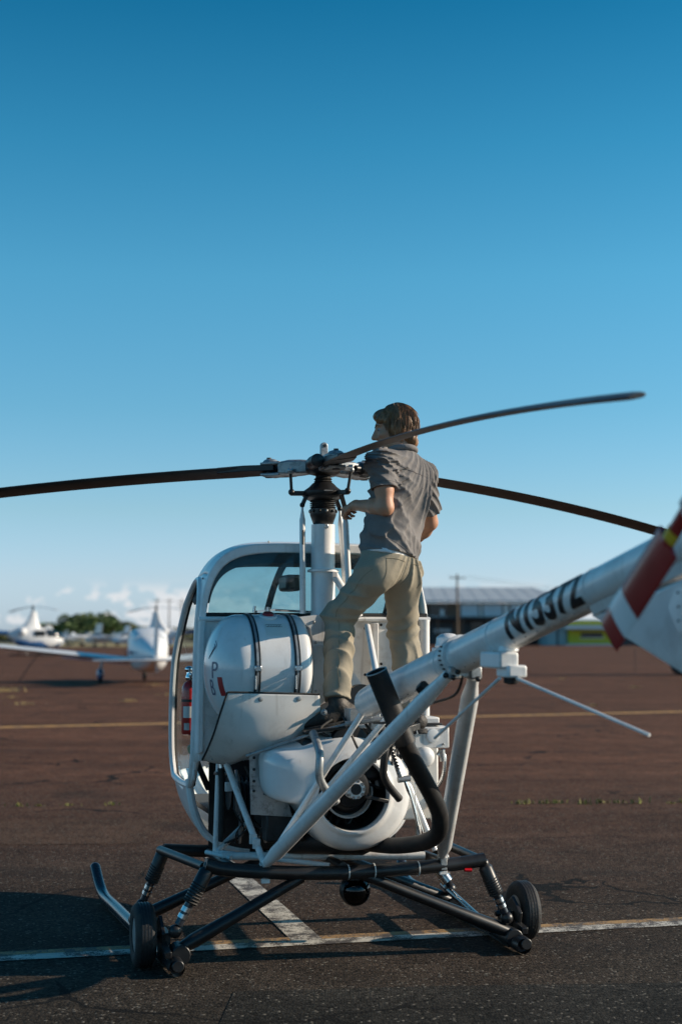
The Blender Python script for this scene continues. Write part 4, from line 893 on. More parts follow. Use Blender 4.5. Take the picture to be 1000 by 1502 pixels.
def oleo(top, bot):
    t, b = Vector(top), Vector(bot); d = b - t; ln = d.length
    u = hp('damper', tube([t, t + d * .05, t + d * .08, t + d * .52], [.022, .03, .037, .037], 18), BLACK)
    pts, rs = [], []
    for i in range(15): pts.append(t + d * (.26 + .022 * i)); rs.append(.041 if i % 2 else .033)
    hp('rubber_boot', tube(pts, rs, 18), RUBBER, u)
    hp('damper_rod', tube([t + d * .55, t + d * .90], .0225, 16), SKIDM, u)
    for f0, f1 in ((.63, .70), (.74, .80)):
        hp('damper_band', tube([t + d * f0, t + d * f1], .0255, 16), STEEL, u)
    hp('damper_eye', ball(b, .034, 14, 10), BLACK, u); hp('damper_eye', ball(t, .03, 14, 10), BLACK, u)
    return u
oleo((-.70, -.45, .505), (-.868, -.45, .195)); q_ = oleo((.775, -.45, .455), (.905, -.45, .165))
hp('red_tag', tube([(.66, -.47, .430), (.70, -.47, .427)], .010, 8), LENS)
oleo((-.80, .36, .47), (-.905, .45, .165)); oleo((.80, .36, .46), (.92, .45, .165))
hp('hydraulic_fitting', join(tube([(.62, -.1, .40), (.67, -.12, .34)], .026, 14), tube([(.67, -.12, .34), (.69, -.13, .31)], .033, 14)), STEEL)
# bar lying along the inside of each skid (float tube fitting)
hp('nav_strip', tube([(.80, -.35, .14), (.93, .6, .16)], .02, 12), SKIDM)
# ground handling wheels
for s, c in ((-1, (-1.005, -.30, .158)), (1, (1.085, -.245, .158))):
    c = Vector(c); rp_ = []
    tyre = lathe([(.085, -.045), (.115, -.054), (.140, -.050), (.154, -.036), (.158, -.018), (.158, .018), (.154, .036), (.140, .050), (.115, .054), (.085, .045)], c, (1, .0, 0), 48, cap=False)
    wh = hp('ground_wheel', join(tube([c + Vector((-s * .16, 0, -.01)), c + Vector((s * .03, 0, 0))], .016, 12), box(c + Vector((-s * .11, -.02, -.03)), (.03, .16, .10)), beam(c + Vector((-s * .09, -.02, -.03)), c + Vector((-s * .09, -.24, -.06)), .035, .035)), BLACK, bevel=.004)
    hp('tyre', tyre, RUBBER, wh)
    hp('rim', join(lathe([(.086, -.042), (.070, -.020), (.03, -.015), (.03, .015), (.070, .02), (.086, .042)], c, (1, 0, 0), 32)), GREYM, wh)
    hp('tread_grooves', join(*[lathe([(.1590, dx - .003), (.1590, dx + .003)], c, (1, 0, 0), 48, cap=False) for dx in (-.022, -.008, .008, .022)]), BLACK, wh)
    hp('wheel_bracket', join(lathe([(.03, 0), (.034, .05), (.034, .09)], Vector((c.x - s * .13, -.60, .055)), (0, 1, 0), 16), prism([(-.02, .03), (.07, .03), (.12, .20), (.05, .25), (-.06, .18)], .02, Matrix.Translation((c.x - s * .085, -.36, 0)) @ Matrix(((0, 0, 1, 0), (1, 0, 0, 0), (0, 1, 0, 0), (0, 0, 0, 1)))), ), BLACK, wh, bevel=.004)
# belly light ball
lb = hp('belly_light', join(ball((.09, -.36, .335), .082, 28, 18), box((.09, -.40, .415), (.10, .10, .03)), tube([(.09, -.40, .40), (.09, -.46, .44)], .02, 12)), GREASE, ang=60)
hp('light_bezel', lathe([(.074, 0), (.080, -.006), (.074, -.012)], (.09, -.375, .335), (0, 1, 0), 32, cap=False), BLACK, lb)
hp('light_lens', lathe([(.073, 0), (.050, -.03), (.02, -.042), (.003, -.044)], (.09, -.40, .335), (0, 1, 0), 32), DKGLASS, lb)

# ================================================================== PERSON
BASE_Z = 1.17
HM = Matrix.Translation((-0.1144, 7.9, 0)) @ Matrix.Rotation(R(16), 4, 'Z')
PO = Vector((.25, -.45, BASE_Z))
PERS = empty('person', HM @ PO, R(16 + 36.87), 'person in grey shirt and khaki trousers standing on the helicopter beside the rotor mast', 'person')
def J(u, v, z):
    du, dv = u - PO.x, v - PO.y
    return np.array((du * .8 + dv * .6, -du * .6 + dv * .8, z - BASE_Z))
class Field:
    def __init__(s, lo, hi, h):
        s.lo = np.array(lo, float); s.h = h; s.n = (np.ceil((np.array(hi) - s.lo) / h)).astype(int) + 1
        s.D = np.full(s.n, 1.0, np.float32); s.ax = [(s.lo[i] + h * np.arange(s.n[i])).astype(np.float32) for i in range(3)]
    def sl(s, lo, hi):
        r = []
        for i in range(3):
            a = int(max(0, math.floor((lo[i] - s.lo[i]) / s.h))); b = int(min(s.n[i], math.ceil((hi[i] - s.lo[i]) / s.h) + 1)); r.append(slice(a, max(a, b)))
        return tuple(r)
    def co(s, q): return s.ax[0][q[0]][:, None, None], s.ax[1][q[1]][None, :, None], s.ax[2][q[2]][None, None, :]
    def blend(s, q, d, k):
        a = s.D[q]
        if k <= 0: s.D[q] = np.minimum(a, d); return
        h = np.clip(.5 + .5 * (d - a) / k, 0, 1); s.D[q] = d + (a - d) * h - k * h * (1 - h)
    def cone(s, a, b, ra, rb, k=.02, mode='add'):
        a, b = np.array(a, float), np.array(b, float); m_ = max(ra, rb) + k + .03
        q = s.sl(np.minimum(a, b) - m_, np.maximum(a, b) + m_); X, Y, Z = s.co(q)
        if 0 in s.D[q].shape: return
        ab = b - a; L2 = max(1e-9, float(ab @ ab))
        t = np.clip(((X - a[0]) * ab[0] + (Y - a[1]) * ab[1] + (Z - a[2]) * ab[2]) / L2, 0, 1)
        d = np.sqrt((X - a[0] - t * ab[0]) ** 2 + (Y - a[1] - t * ab[1]) ** 2 + (Z - a[2] - t * ab[2]) ** 2) - (ra + (rb - ra) * t)
        if mode == 'cut': s.D[q] = np.maximum(s.D[q], -d)
        else: s.blend(q, d, k)
    def ell(s, c, r, M=None, k=.02, mode='add'):
        c = np.array(c, float); r = np.array(r, float); m_ = r.max() + k + .03
        q = s.sl(c - m_, c + m_); X, Y, Z = s.co(q)
        if 0 in s.D[q].shape: return
        X, Y, Z = X - c[0], Y - c[1], Z - c[2]
        M = np.eye(3) if M is None else M          # rows: local axes
        x = X * M[0][0] + Y * M[0][1] + Z * M[0][2]; y = X * M[1][0] + Y * M[1][1] + Z * M[1][2]; z = X * M[2][0] + Y * M[2][1] + Z * M[2][2]
        k0 = np.sqrt((x / r[0]) ** 2 + (y / r[1]) ** 2 + (z / r[2]) ** 2) + 1e-6
        k1 = np.sqrt((x / r[0] ** 2) ** 2 + (y / r[1] ** 2) ** 2 + (z / r[2] ** 2) ** 2) + 1e-6
        d = k0 * (k0 - 1) / k1
        if mode == 'cut': s.D[q] = np.maximum(s.D[q], -d)
        else: s.blend(q, d, k)
    def clip(s, p, n):
        """keep the side n points away from"""
        n = np.array(n, float); n /= np.linalg.norm(n); X, Y, Z = s.co((slice(None),) * 3)
        s.D = np.maximum(s.D, (X - p[0]) * n[0] + (Y - p[1]) * n[1] + (Z - p[2]) * n[2]).astype(np.float32)
    def push(s, fn, reach=.03):
        i = np.where(np.abs(s.D) < reach); s.D[i] -= fn(s.ax[0][i[0]], s.ax[1][i[1]], s.ax[2][i[2]]).astype(np.float32)
    def mesh(s):
        D = s.D; S_ = D < 0; c = [S_[a:S_.shape[0] - 1 + a, b:S_.shape[1] - 1 + b, g:S_.shape[2] - 1 + g] for a in (0, 1) for b in (0, 1) for g in (0, 1)]
        cnt = sum(x.astype(np.int8) for x in c); act = (cnt > 0) & (cnt < 8); I = np.argwhere(act)
        idx = np.full(act.shape, -1, np.int32); idx[act] = np.arange(len(I))
        off = [(a, b, g) for a in (0, 1) for b in (0, 1) for g in (0, 1)]
        val = np.stack([D[I[:, 0] + o[0], I[:, 1] + o[1], I[:, 2] + o[2]] for o in off], 1)
        acc = np.zeros((len(I), 3)); num = np.zeros(len(I))
        for p in range(8):
            for q in range(p + 1, 8):
                if sum(abs(off[p][i] - off[q][i]) for i in range(3)) != 1: continue
                m_ = (val[:, p] < 0) != (val[:, q] < 0); t = val[m_, p] / (val[m_, p] - val[m_, q])
                acc[m_] += np.array(off[p]) + t[:, None] * (np.array(off[q]) - np.array(off[p])); num[m_] += 1
        Vv = s.lo + (I + acc / num[:, None]) * s.h
        F = []
        for ax in range(3):
            o1 = [0, 0, 0]; o1[ax] = 1; A = S_[tuple(slice(0, S_.shape[i] - o1[i]) for i in range(3))]; B = S_[tuple(slice(o1[i], None) for i in range(3))]
            E_ = np.argwhere(A != B); u, w = (ax + 1) % 3, (ax + 2) % 3
            ok = (E_[:, u] > 0) & (E_[:, w] > 0) & (E_[:, u] < act.shape[u]) & (E_[:, w] < act.shape[w]); E_ = E_[ok]
            flip = A[E_[:, 0], E_[:, 1], E_[:, 2]]
            def at(du, dw):
                e = E_.copy(); e[:, u] -= du; e[:, w] -= dw; return idx[e[:, 0], e[:, 1], e[:, 2]]
            f = np.stack([at(1, 1), at(0, 1), at(0, 0), at(1, 0)], 1); f[~flip] = f[~flip][:, ::-1]; F.append(f)
        F = np.concatenate(F); F = F[(F >= 0).all(1)]
        return Vv, F
def field_obj(name, fl, m_, parent, smooth_it=2):
    Vv, F = fl.mesh()
    # gentle smoothing
    for _ in range(smooth_it):
        acc = np.zeros_like(Vv); n_ = np.zeros(len(Vv))
        for a, b in ((0, 1), (1, 2), (2, 3), (3, 0)):
            np.add.at(acc, F[:, a], Vv[F[:, b]]); np.add.at(acc, F[:, b], Vv[F[:, a]]); np.add.at(n_, F[:, a], 1); np.add.at(n_, F[:, b], 1)
        Vv = Vv * .5 + .5 * acc / np.maximum(1, n_)[:, None]
    me = bpy.data.meshes.new(name); me.from_pydata(Vv.tolist(), [], F.tolist()); me.update()
    me.polygons.foreach_set('use_smooth', [True] * len(me.polygons)); me.materials.append(m_)
    o = bpy.data.objects.new(name, me); COL.objects.link(o)
    if parent: o.parent = parent
    return o
def nrm(v): v = np.array(v, float); return v / np.linalg.norm(v)
# joints (helicopter coordinates turned into the person's own)
PELV = J(.252, -.45, 2.06)
LHIP, RHIP = J(.165, -.51, 1.99), J(.340, -.385, 1.97)
LKNE, RKNE = J(.050, -.22, 1.765), J(.415, -.20, 1.68)
LANK, RANK = J(-.012, -.385, 1.305), J(.425, -.34, 1.245)
LTOE, RTOE = J(-.205, -.375, 1.225), J(.40, -.14, 1.175)
LSH, RSH = J(.182, -.555, 2.565), J(.492, -.335, 2.528)
LELB, LWR = J(.188, -.600, 2.325), J(.108, -.335, 2.358)
RELB, RWR = J(.575, -.20, 2.285), J(.535, .03, 2.17)
NECK, HEAD = J(.335, -.425, 2.625), J(.305, -.385, 2.775)
CHEST = J(.325, -.44, 2.42); WAIST = J(.275, -.455, 2.22)
up_b = nrm(NECK - PELV); rt_b = nrm(RSH - LSH); fw_b = nrm(np.cross(up_b, rt_b)); rt_b = nrm(np.cross(fw_b, up_b))
MB_ = np.array([rt_b, fw_b, up_b])
SKIN = mat('skin', (0.50, 0.255, 0.155), 0.5, var=0.10, vscale=18, dirt=(0.36, 0.13, 0.09), dirt_amt=0.2, dscale=14, bump=0.06, bscale=220)
MATS['skin'].node_tree.nodes['Principled BSDF'].inputs['Subsurface Weight'].default_value = 0.12
MATS['skin'].node_tree.nodes['Principled BSDF'].inputs['Subsurface Radius'].default_value = (.012, .005, .003)
SHIRT = mat('grey_shirt_cotton', (0.195, 0.182, 0.176), 0.9, var=0.14, vscale=10, bump=0.35, bscale=30, spec=.15, dirt=(.14, .13, .127), dirt_amt=.2, dscale=120)
PANTS = mat('khaki_trouser_cotton', (0.315, 0.277, 0.212), 0.88, var=0.10, vscale=8, bump=0.30, bscale=26, spec=.15, dirt=(.25, .215, .16), dirt_amt=.2, dscale=140)
SHOE = mat('dark_boot_leather', (0.022, 0.019, 0.017), 0.6, var=0.4, vscale=25, bump=.4, bscale=60, dirt=(.16, .12, .08), dirt_amt=.3, dscale=20)
HAIR = mat('brown_hair', (0.21, 0.105, 0.046), 0.42, var=0.45, vscale=30)
UNDER = mat('white_undershirt', (0.75, 0.75, 0.76), 0.85, bump=.2, bscale=40)
# head frame
yaw = R(40); c_, s_ = math.cos(yaw), math.sin(yaw)
hf = nrm(np.array((-s_, c_, -.16))); hu = nrm(np.array((0, .12, 1.)) - hf * (np.array((0, .12, 1.)) @ hf)); hr = np.cross(hf, hu); MH = np.array([hr, hf, hu])
def H(x, y, z): return HEAD + hr * x + hf * y + hu * z
# ---------------- body: one continuous surface, skin
B_ = Field((-.56, -.42, -.02), (.56, .62, 1.80), .005)
B_.cone(PELV, WAIST, .085, .08, .03); B_.cone(WAIST, CHEST, .078, .085, .03); B_.ell(CHEST, (.115, .065, .15), MB_, .03)
for hip, kn, an, toe in ((LHIP, LKNE, LANK, LTOE), (RHIP, RKNE, RANK, RTOE)):
    B_.cone(hip, kn, .066, .046, .03); B_.cone(kn, an, .046, .034, .03); B_.cone(an, an * .4 + toe * .6, .034, .026, .02); B_.cone(an * .4 + toe * .6, toe, .026, .018, .02)
for sh, el, wr in ((LSH, LELB, LWR), (RSH, RELB, RWR)):
    B_.cone(CHEST + up_b * .10, sh, .050, .048, .03); B_.cone(sh, sh * .4 + el * .6, .050, .049, .02); B_.cone(sh * .4 + el * .6, el, .048, .041, .02)
    md = el * .68 + wr * .32; B_.cone(el, md, .041, .0445, .02); B_.cone(md, wr, .0435, .027, .02)
B_.cone(NECK - up_b * .06, HEAD - hu * .06 - hf * .015, .062, .054, .03)
B_.ell(H(0, -.012, .025), (.076, .096, .088), MH, .02); B_.ell(H(0, .022, -.035), (.064, .074, .078), MH, .03); B_.ell(H(0, .055, -.090), (.036, .034, .026), MH, .03)
B_.ell(H(0, .075, .022), (.056, .022, .012), MH, .015)                                   # brow
for s in (-1, 1):
    B_.ell(H(s * .032, .100, -.002), (.017, .016, .012), MH, .0, 'cut'); B_.ell(H(s * .040, .068, -.033), (.022, .024, .016), MH, .015)
    B_.ell(H(s * .076, -.008, -.018), (.010, .019, .031), MH, .008); B_.ell(H(s * .086, -.004, -.016), (.006, .011, .018), MH, .0, 'cut')
B_.cone(H(0, .094, .004), H(0, .116, -.036), .010, .014, .012); B_.cone(H(-.012, .100, -.042), H(.012, .100, -.042), .009, .009, .008)
B_.ell(H(0, .090, -.066), (.024, .010, .0065), MH, .005); B_.ell(H(0, .088, -.077), (.021, .010, .0070), MH, .005)
def hand(wr, d, n, curl, side, thumb_out=.5):
    d = nrm(d); n = nrm(n - d * (n @ d)); s = np.cross(d, n) * side        # s points to the thumb side
    B_.cone(wr, wr + d * .03, .027, .026, .015)
    for q in (-.024, -.008, .008, .024): B_.cone(wr + d * .025 + s * q * .7, wr + d * .088 + s * q, .0155, .0130, .012)
    ln = ((.038, .024, .019), (.044, .028, .021), (.041, .026, .020), (.031, .019, .016))
    for i, q in enumerate((.027, .009, -.009, -.026)):
        p = wr + d * .090 + s * q; a = 0
        for j in range(3):
            a += curl[j] + .06 * (i - 1.5) * (j == 0); e_ = p + (d * math.cos(a) + n * math.sin(a) + s * (.06 * (1.5 - i))) * ln[i][j]
            B_.cone(p, e_, (.0098, .0088, .0080)[j], (.0088, .0080, .0070)[j], .003); p = e_
    p = wr + d * .030 + s * .022; q = p + (d * .55 + s * thumb_out + n * .35) * .042; B_.cone(p, q, .0145, .0115, .010)
    r = q + nrm(d * .85 + s * .0 + n * .5) * .032; B_.cone(q, r, .0112, .0098, .003); B_.cone(r, r + nrm(d * .7 + n * .7) * .022, .0098, .0080, .003)
hand(LWR, LWR - LELB + np.array((0, 0, -.05)), np.array((.45, .1, -.9)), (R(58), R(72), R(42)), 1, .45)
hand(RWR, RWR - RELB, np.array((-.8, .2, -.5)), (R(30), R(45), R(30)), -1, .4)
body = field_obj('body', B_, SKIN, PERS, 1)
# ---------------- shirt
def lowf(x, y, z, a=0.): return np.sin(11 * x + 7 * z + a) * .5 + np.sin(9 * y - 13 * z + 1.3 + a) * .5 + np.sin(17 * x - 5 * y + 8 * z + 2.1 * a) * .35
def fold(ph, p=1.6): return .45 * (.5 + .5 * np.cos(ph)) ** p + .55 * (1 - np.abs(np.sin(ph * .5))) ** 1.3
def shirt_wr(x, y, z):
    n_ = lowf(x, y, z); n2 = lowf(z, x, y, 1.7)
    # folds fan out from the far shoulder over the back, and from the reaching arm's side
    f1 = np.arctan2(x - .13 + .4 * y, 1.56 - z); f2 = np.arctan2(x + .26, 1.46 - z)
    r1 = np.sqrt((x - .13) ** 2 + (1.56 - z) ** 2)
    a = fold(2 * PI * (6.2 * f1 + .75 * n_ + .9 * r1), 1.7) * np.clip(r1 / .12, 0, 1) * np.clip(.55 + .6 * n2, .12, 1)
    b = fold(2 * PI * (4.3 * f2 + .6 * n2 + 1.4 * z), 2.0) * np.clip((.06 - x) / .16, 0, 1)
    lw = np.clip((1.10 - z) / .14, 0, 1); c = fold(2 * PI * (12 * z + 7 * x - 3 * y + .7 * n_), 1.8) * lw
    d = fold(2 * PI * (15.5 * f1 + 1.4 * n2 + 3 * r1), 1.6) * np.clip(.2 + .9 * n_, 0, 1) * np.clip(r1 / .16, 0, 1)
    return .0235 * a + .0170 * b + .015 * c + .0095 * d + .006 * n_ - .0115
T_ = Field((-.42, -.42, .80), (.42, .42, 1.58), .004)
T_.cone(WAIST - up_b * .17, WAIST, .128, .116, .04); T_.cone(WAIST + rt_b * .06 - up_b * .17, CHEST + rt_b * .075, .114, .105, .04); T_.cone(WAIST - rt_b * .06 - up_b * .17, CHEST - rt_b * .070, .112, .102, .04)
T_.ell(CHEST + up_b * .03 - fw_b * .012, (.178, .118, .19), MB_, .04)
T_.cone(CHEST + up_b * .13, LSH, .082, .070, .05); T_.cone(CHEST + up_b * .13, RSH, .082, .068, .05); T_.cone(NECK - up_b * .035, LSH + up_b * .01, .070, .058, .05); T_.cone(NECK - up_b * .035, RSH + up_b * .01, .070, .056, .05)
T_.cone(CHEST + up_b * .16, NECK + up_b * .015, .085, .070, .03)
T_.push(shirt_wr)
TS = Field((-.42, -.42, .80), (.42, .42, 1.58), .004)
lc, rc = LSH * .42 + LELB * .58, RSH * .24 + RELB * .76
TS.cone(LSH, LSH * .2 + LELB * .8, .071, .074, .03); TS.cone(RSH, RSH * .1 + RELB * .9, .068, .068, .03)
def sleeve_wr(x, y, z):
    n_ = lowf(x, y, z, .9); n2 = lowf(z, x, y, 2.2)
    return .011 * fold(2 * PI * (16 * z + 11 * x - 8 * y + .7 * n_), 1.6) * np.clip(.6 + .5 * n2, .1, 1) + .004 * n2 - .005
TS.push(sleeve_wr)
def cuff(fl, cen, d, rad):
    """cut a sleeve or trouser leg square to the limb"""
    d = nrm(d); q = fl.sl(cen - .15, cen + .15); X, Y, Z = fl.co(q)
    t = (X - cen[0]) * d[0] + (Y - cen[1]) * d[1] + (Z - cen[2]) * d[2]
    rr = np.sqrt(np.maximum(0, (X - cen[0]) ** 2 + (Y - cen[1]) ** 2 + (Z - cen[2]) ** 2 - t * t))
    fl.D[q] = np.maximum(fl.D[q], np.where(rr < rad, t, -1)).astype(np.float32)
cuff(TS, lc, LELB - LSH, .13); cuff(TS, rc, RELB - RSH, .13)
TS.cone(LSH * .45 + LELB * .55, LELB, .060, .060, 0, 'cut'); TS.cone(RSH * .35 + RELB * .65, RELB, .054, .054, 0, 'cut')
T_.blend((slice(None),) * 3, TS.D, .022)
hem = WAIST - up_b * .150
T_.clip(hem + np.array((0, 0, 0)), (-.22, -.10, -1.0))
T_.clip(NECK + up_b * .045, nrm(up_b + fw_b * .45))
T_.cone(NECK - up_b * .02, NECK + up_b * .10 - fw_b * .005, .062, .060, 0, 'cut')
shirt = field_obj('shirt', T_, SHIRT, PERS, 1)
ringp = [Vector(NECK + up_b * (.022 - .016 * math.cos(t)) + (rt_b * math.sin(t) + fw_b * math.cos(t)) * np.array((.069)) ) for t in [2 * PI * k / 36 for k in range(36)]]
obj('collar', tube(ringp, .017, 10, closed=True, flat=1.0), SHIRT, shirt)
U_ = Field((-.24, -.26, .86), (.24, .26, 1.12), .006)
U_.cone(WAIST - up_b * .16, WAIST - up_b * .06, .118, .090, .03); U_.cone(WAIST + rt_b * .05 - up_b * .16, WAIST + rt_b * .05 - up_b * .06, .100, .07, .03); U_.cone(WAIST - rt_b * .06 - up_b * .16, WAIST - rt_b * .06 - up_b * .06, .112, .08, .03)
U_.clip(WAIST - up_b * .145, -up_b); U_.clip(hem + up_b * .012, np.array((.22, .10, 1.0))); field_obj('undershirt', U_, UNDER, PERS, 1)
# ---------------- trousers
def pants_wr(x, y, z):
    n_ = lowf(x * 1.2, y, z, .6); n2 = lowf(z, y, x, 2.9)
    left = x < -.02 + .0 * z
    kz = np.where(left, .60, .52)
    # long folds drawn from the seat to the knees, short ones behind the knees, a loose stack at the hems
    f1 = np.arctan2(x - .02, .98 - z)
    a = fold(2 * PI * (2.9 * f1 + 2.6 * (.98 - z) + .55 * n_), 2.0) * np.clip((z - .35) / .15, 0, 1) * np.clip(.5 + .7 * n2, .1, 1)
    kk = np.exp(-((z - kz) / .10) ** 2); b = fold(2 * PI * (13 * z + np.where(left, 7, -7) * x + .6 * n_), 2.2) * kk
    c = fold(2 * PI * (4.2 * z + np.where(left, 11, -9) * x + 8 * y + .8 * n2), 1.8) * np.clip((kz - .04 - z) / .12, 0, 1)
    d = fold(2 * PI * (21 * z + 4 * x + .6 * n_), 1.4) * np.clip((np.where(left, .24, .22) - z) / .08, 0, 1)
    return .0170 * a + .0125 * b + .0130 * c + .006 * d + .004 * n2 - .009
P_ = Field((-.40, -.34, .04), (.40, .44, 1.09), .005)
P_.cone(WAIST - up_b * .145, PELV, .122, .128, .04); P_.cone(PELV + rt_b * .055, RHIP, .112, .112, .05); P_.cone(PELV - rt_b * .055, LHIP, .115, .112, .05)
P_.ell(PELV - up_b * .035 - fw_b * .06 - rt_b * .055, (.085, .07, .10), MB_, .04); P_.ell(PELV - up_b * .035 - fw_b * .06 + rt_b * .065, (.085, .07, .10), MB_, .04)
for hip, kn, an, r0, r1, r2 in ((LHIP, LKNE, LANK, .112, .082, .074), (RHIP, RKNE, RANK, .110, .086, .078)):
    P_.cone(hip, kn, r0, r1, .035); P_.cone(kn, an + (kn - an) * .05, r1, r2, .03)
P_.push(pants_wr)
P_.clip(WAIST - up_b * .140, up_b)
for kn, an, z0 in ((LKNE, LANK, 0.0), (RKNE, RANK, 0.0)):
    cuff(P_, an + nrm(kn - an) * .02, an - kn, .13)
pants = field_obj('trousers', P_, PANTS, PERS, 1)
bt = [Vector(WAIST - up_b * .128 + (rt_b * math.sin(t) * .178 + fw_b * math.cos(t) * .125)) for t in [2 * PI * k / 40 for k in range(40)]]
sm_pts = [Vector(PELV + rt_b * .012 - fw_b * (.142 - .10 * abs(t) ** 3) + up_b * (.06 - .16 * t)) for t in [i / 10 for i in range(-3, 9)]]
# ---------------- seams and stitching, laid on the cloth
from mathutils.bvhtree import BVHTree
def seam(o, rays, r, m_, name, lift=.0004):
    bv = BVHTree.FromPolygons([v.co for v in o.data.vertices], [tuple(p.vertices) for p in o.data.polygons]); pts = []
    for org, dr in rays:
        h = bv.ray_cast(Vector(org), Vector(dr).normalized())
        if h[0] is not None: pts.append(h[0] - Vector(dr).normalized() * lift)
    if len(pts) > 2: return obj(name, tube(pts, r, 5), m_, o)
SEAM_S = mat('shirt_seam', (0.12, 0.11, 0.113), 0.95, var=.1); SEAM_P = mat('trouser_seam', (0.20, 0.17, 0.115), 0.95, var=.1)
seam(shirt, [(CHEST + rt_b * (-.17 + .34 * i / 30) - fw_b * .5 + up_b * (.115 - .018 * math.cos(PI * (i / 30 - .5))), fw_b) for i in range(31)], .0016, SEAM_S, 'yoke_seam')
for sh, el, c0 in ((LSH, LELB, lc), (RSH, RELB, rc)):
    d_ = nrm(el - sh); x_ = nrm(np.cross(d_, (0, 1, .3))); y_ = np.cross(d_, x_)
    for off_ in (.022,):
        seam(shirt, [(c0 - d_ * off_ + (x_ * math.cos(t) + y_ * math.sin(t)) * .13, -(x_ * math.cos(t) + y_ * math.sin(t))) for t in [2 * PI * k / 40 for k in range(41)]], .0014, SEAM_S, 'sleeve_hem')
seam(shirt, [(hem + up_b * .022 + np.array((0, 0, -.22 * .3 * math.sin(t))) + (rt_b * math.sin(t) - fw_b * math.cos(t)) * .32, -(rt_b * math.sin(t) - fw_b * math.cos(t))) for t in [-1.6 + 3.2 * k / 40 for k in range(41)]], .0013, SEAM_S, 'shirt_hem')
seam(pants, [(PELV + rt_b * .006 - fw_b * .4 + up_b * (.02 - .13 * i / 16), fw_b) for i in range(17)], .0018, SEAM_P, 'seat_seam')
for s in (-1, 1):
    seam(pants, [(PELV + rt_b * (s * .085 + (-.055 + .11 * i / 14)) - fw_b * .4 + up_b * (-.015 + .006 * math.sin(PI * i / 14)), fw_b) for i in range(15)], .0021, SEAM_P, 'pocket_welt')
    for e_ in (-1, 1): seam(pants, [(PELV + rt_b * (s * .085 + e_ * .055) - fw_b * .4 + up_b * (-.015 - .11 * i / 8), fw_b) for i in range(9)], .0013, SEAM_P, 'pocket_seam')
for hip, kn, an, s in ((LHIP, LKNE, LANK, -1), (RHIP, RKNE, RANK, 1)):
    pts_ = []
    for i in range(30):
        t = i / 29; c0 = hip + (kn - hip) * t * 2 if t < .5 else kn + (an - kn) * (t - .5) * 1.9
        pts_.append((c0 + rt_b * s * .3 - fw_b * .05, -rt_b * s))
    seam(pants, pts_, .0015, SEAM_P, 'side_seam')
# ---------------- boots
def boot(an, toe, name):
    f_ = nrm(np.array(toe) - np.array(an)); f_[2] = min(f_[2], 0); fl_ = nrm(np.array((f_[0], f_[1], f_[2] * .45))); s = nrm(np.cross(fl_, (0, 0, 1))); u = np.cross(s, fl_)
    heel = an - u * .095 - fl_ * .045; lo_ = np.minimum(an, toe) - .20; hi_ = np.maximum(an, toe) + .20
    G = Field(lo_, hi_, .005)
    G.cone(an + np.array((0, 0, .03)), an - u * .01, .044, .046, .02); G.cone(an - u * .01, heel + u * .045, .052, .044, .03)
    G.cone(heel + u * .045, heel + fl_ * .13 + u * .040, .042, .044, .03); G.cone(heel + fl_ * .10 + u * .040, heel + fl_ * .235 + u * .028, .046, .030, .03)
    G.cone(heel + fl_ * .14 + u * .032 + s * .012, heel + fl_ * .225 + u * .028 + s * .010, .036, .030, .02)
    G.push(lambda x, y, z: .0022 * np.sin(70 * x + 40 * y) * np.sin(60 * z + 3))
    G.clip(heel, -u)
    b = field_obj(name, G, SHOE, PERS, 1)
    out = []
    for k in range(28):
        t = 2 * PI * k / 28; q = .5 - .5 * math.cos(t); y = -.045 + .295 * q; w = (.036 + .014 * math.sin(PI * min(1, q * 1.15)) + (.006 if .5 < q < .9 else 0)) * (math.sin(t) / max(.35, abs(math.sin(t)))); out.append((y, w))
    vs_ = [Vector(heel + fl_ * y + s * w + u * h) for h in (-.020, .006) for y, w in out]
    fs_ = [tuple(range(28))[::-1], tuple(range(28, 56))] + [(i, (i + 1) % 28, 28 + (i + 1) % 28, 28 + i) for i in range(28)]
    obj('sole', (vs_, fs_), RUBBER, b, bevel=.004)
    for k in range(5):
        c0 = heel + fl_ * (.075 + .022 * k) + u * (.088 - .006 * k); obj('lace', tube([Vector(c0 - s * .020), Vector(c0 + u * .006), Vector(c0 + s * .020)], .003, 6), RUBBER, b)
    return b
boot(LANK, LTOE, 'boot'); boot(RANK, RTOE, 'boot')
# ---------------- hair
HF = Field(HEAD - .19, HEAD + .19, .0032)
HF.ell(H(0, -.020, .032), (.086, .104, .093), MH, .02); HF.ell(H(0, -.057, -.030), (.078, .060, .092), MH, .03); HF.ell(H(.0, .045, .075), (.070, .062, .045), MH, .03)
for s in (-1, 1): HF.ell(H(s * .070, -.004, -.012), (.026, .050, .058), MH, .02); HF.ell(H(s * .058, .055, .046), (.028, .045, .032), MH, .02)
HF.ell(H(0, -.085, -.085), (.066, .036, .050), MH, .03)
def hair_wr(x, y, z):
    dx, dy, dz = x - HEAD[0], y - HEAD[1], z - HEAD[2]; a = np.arctan2(dx * hr[0] + dy * hr[1] + dz * hr[2], -(dx * hf[0] + dy * hf[1] + dz * hf[2])); q = dx * hu[0] + dy * hu[1] + dz * hu[2]
    w = a * 9 + 1.3 * np.sin(q * 38 + a * 2) + 8 * q
    return .0060 * fold(w * 1.7, 1.2) + .0035 * fold(w * 4.1 + 2, 1.2) + .003 * np.sin(q * 50 + 3 * a) - .012
HF.push(hair_wr)
HF.ell(H(0, .115, -.050), (.095, .078, .085), MH, 0, 'cut'); HF.cone(H(-.09, .03, -.115), H(.09, .03, -.115), .055, .055, 0, 'cut')
hair = field_obj('hair', HF, HAIR, PERS, 0)
rh = random.Random(11); st_v, st_f = [], []
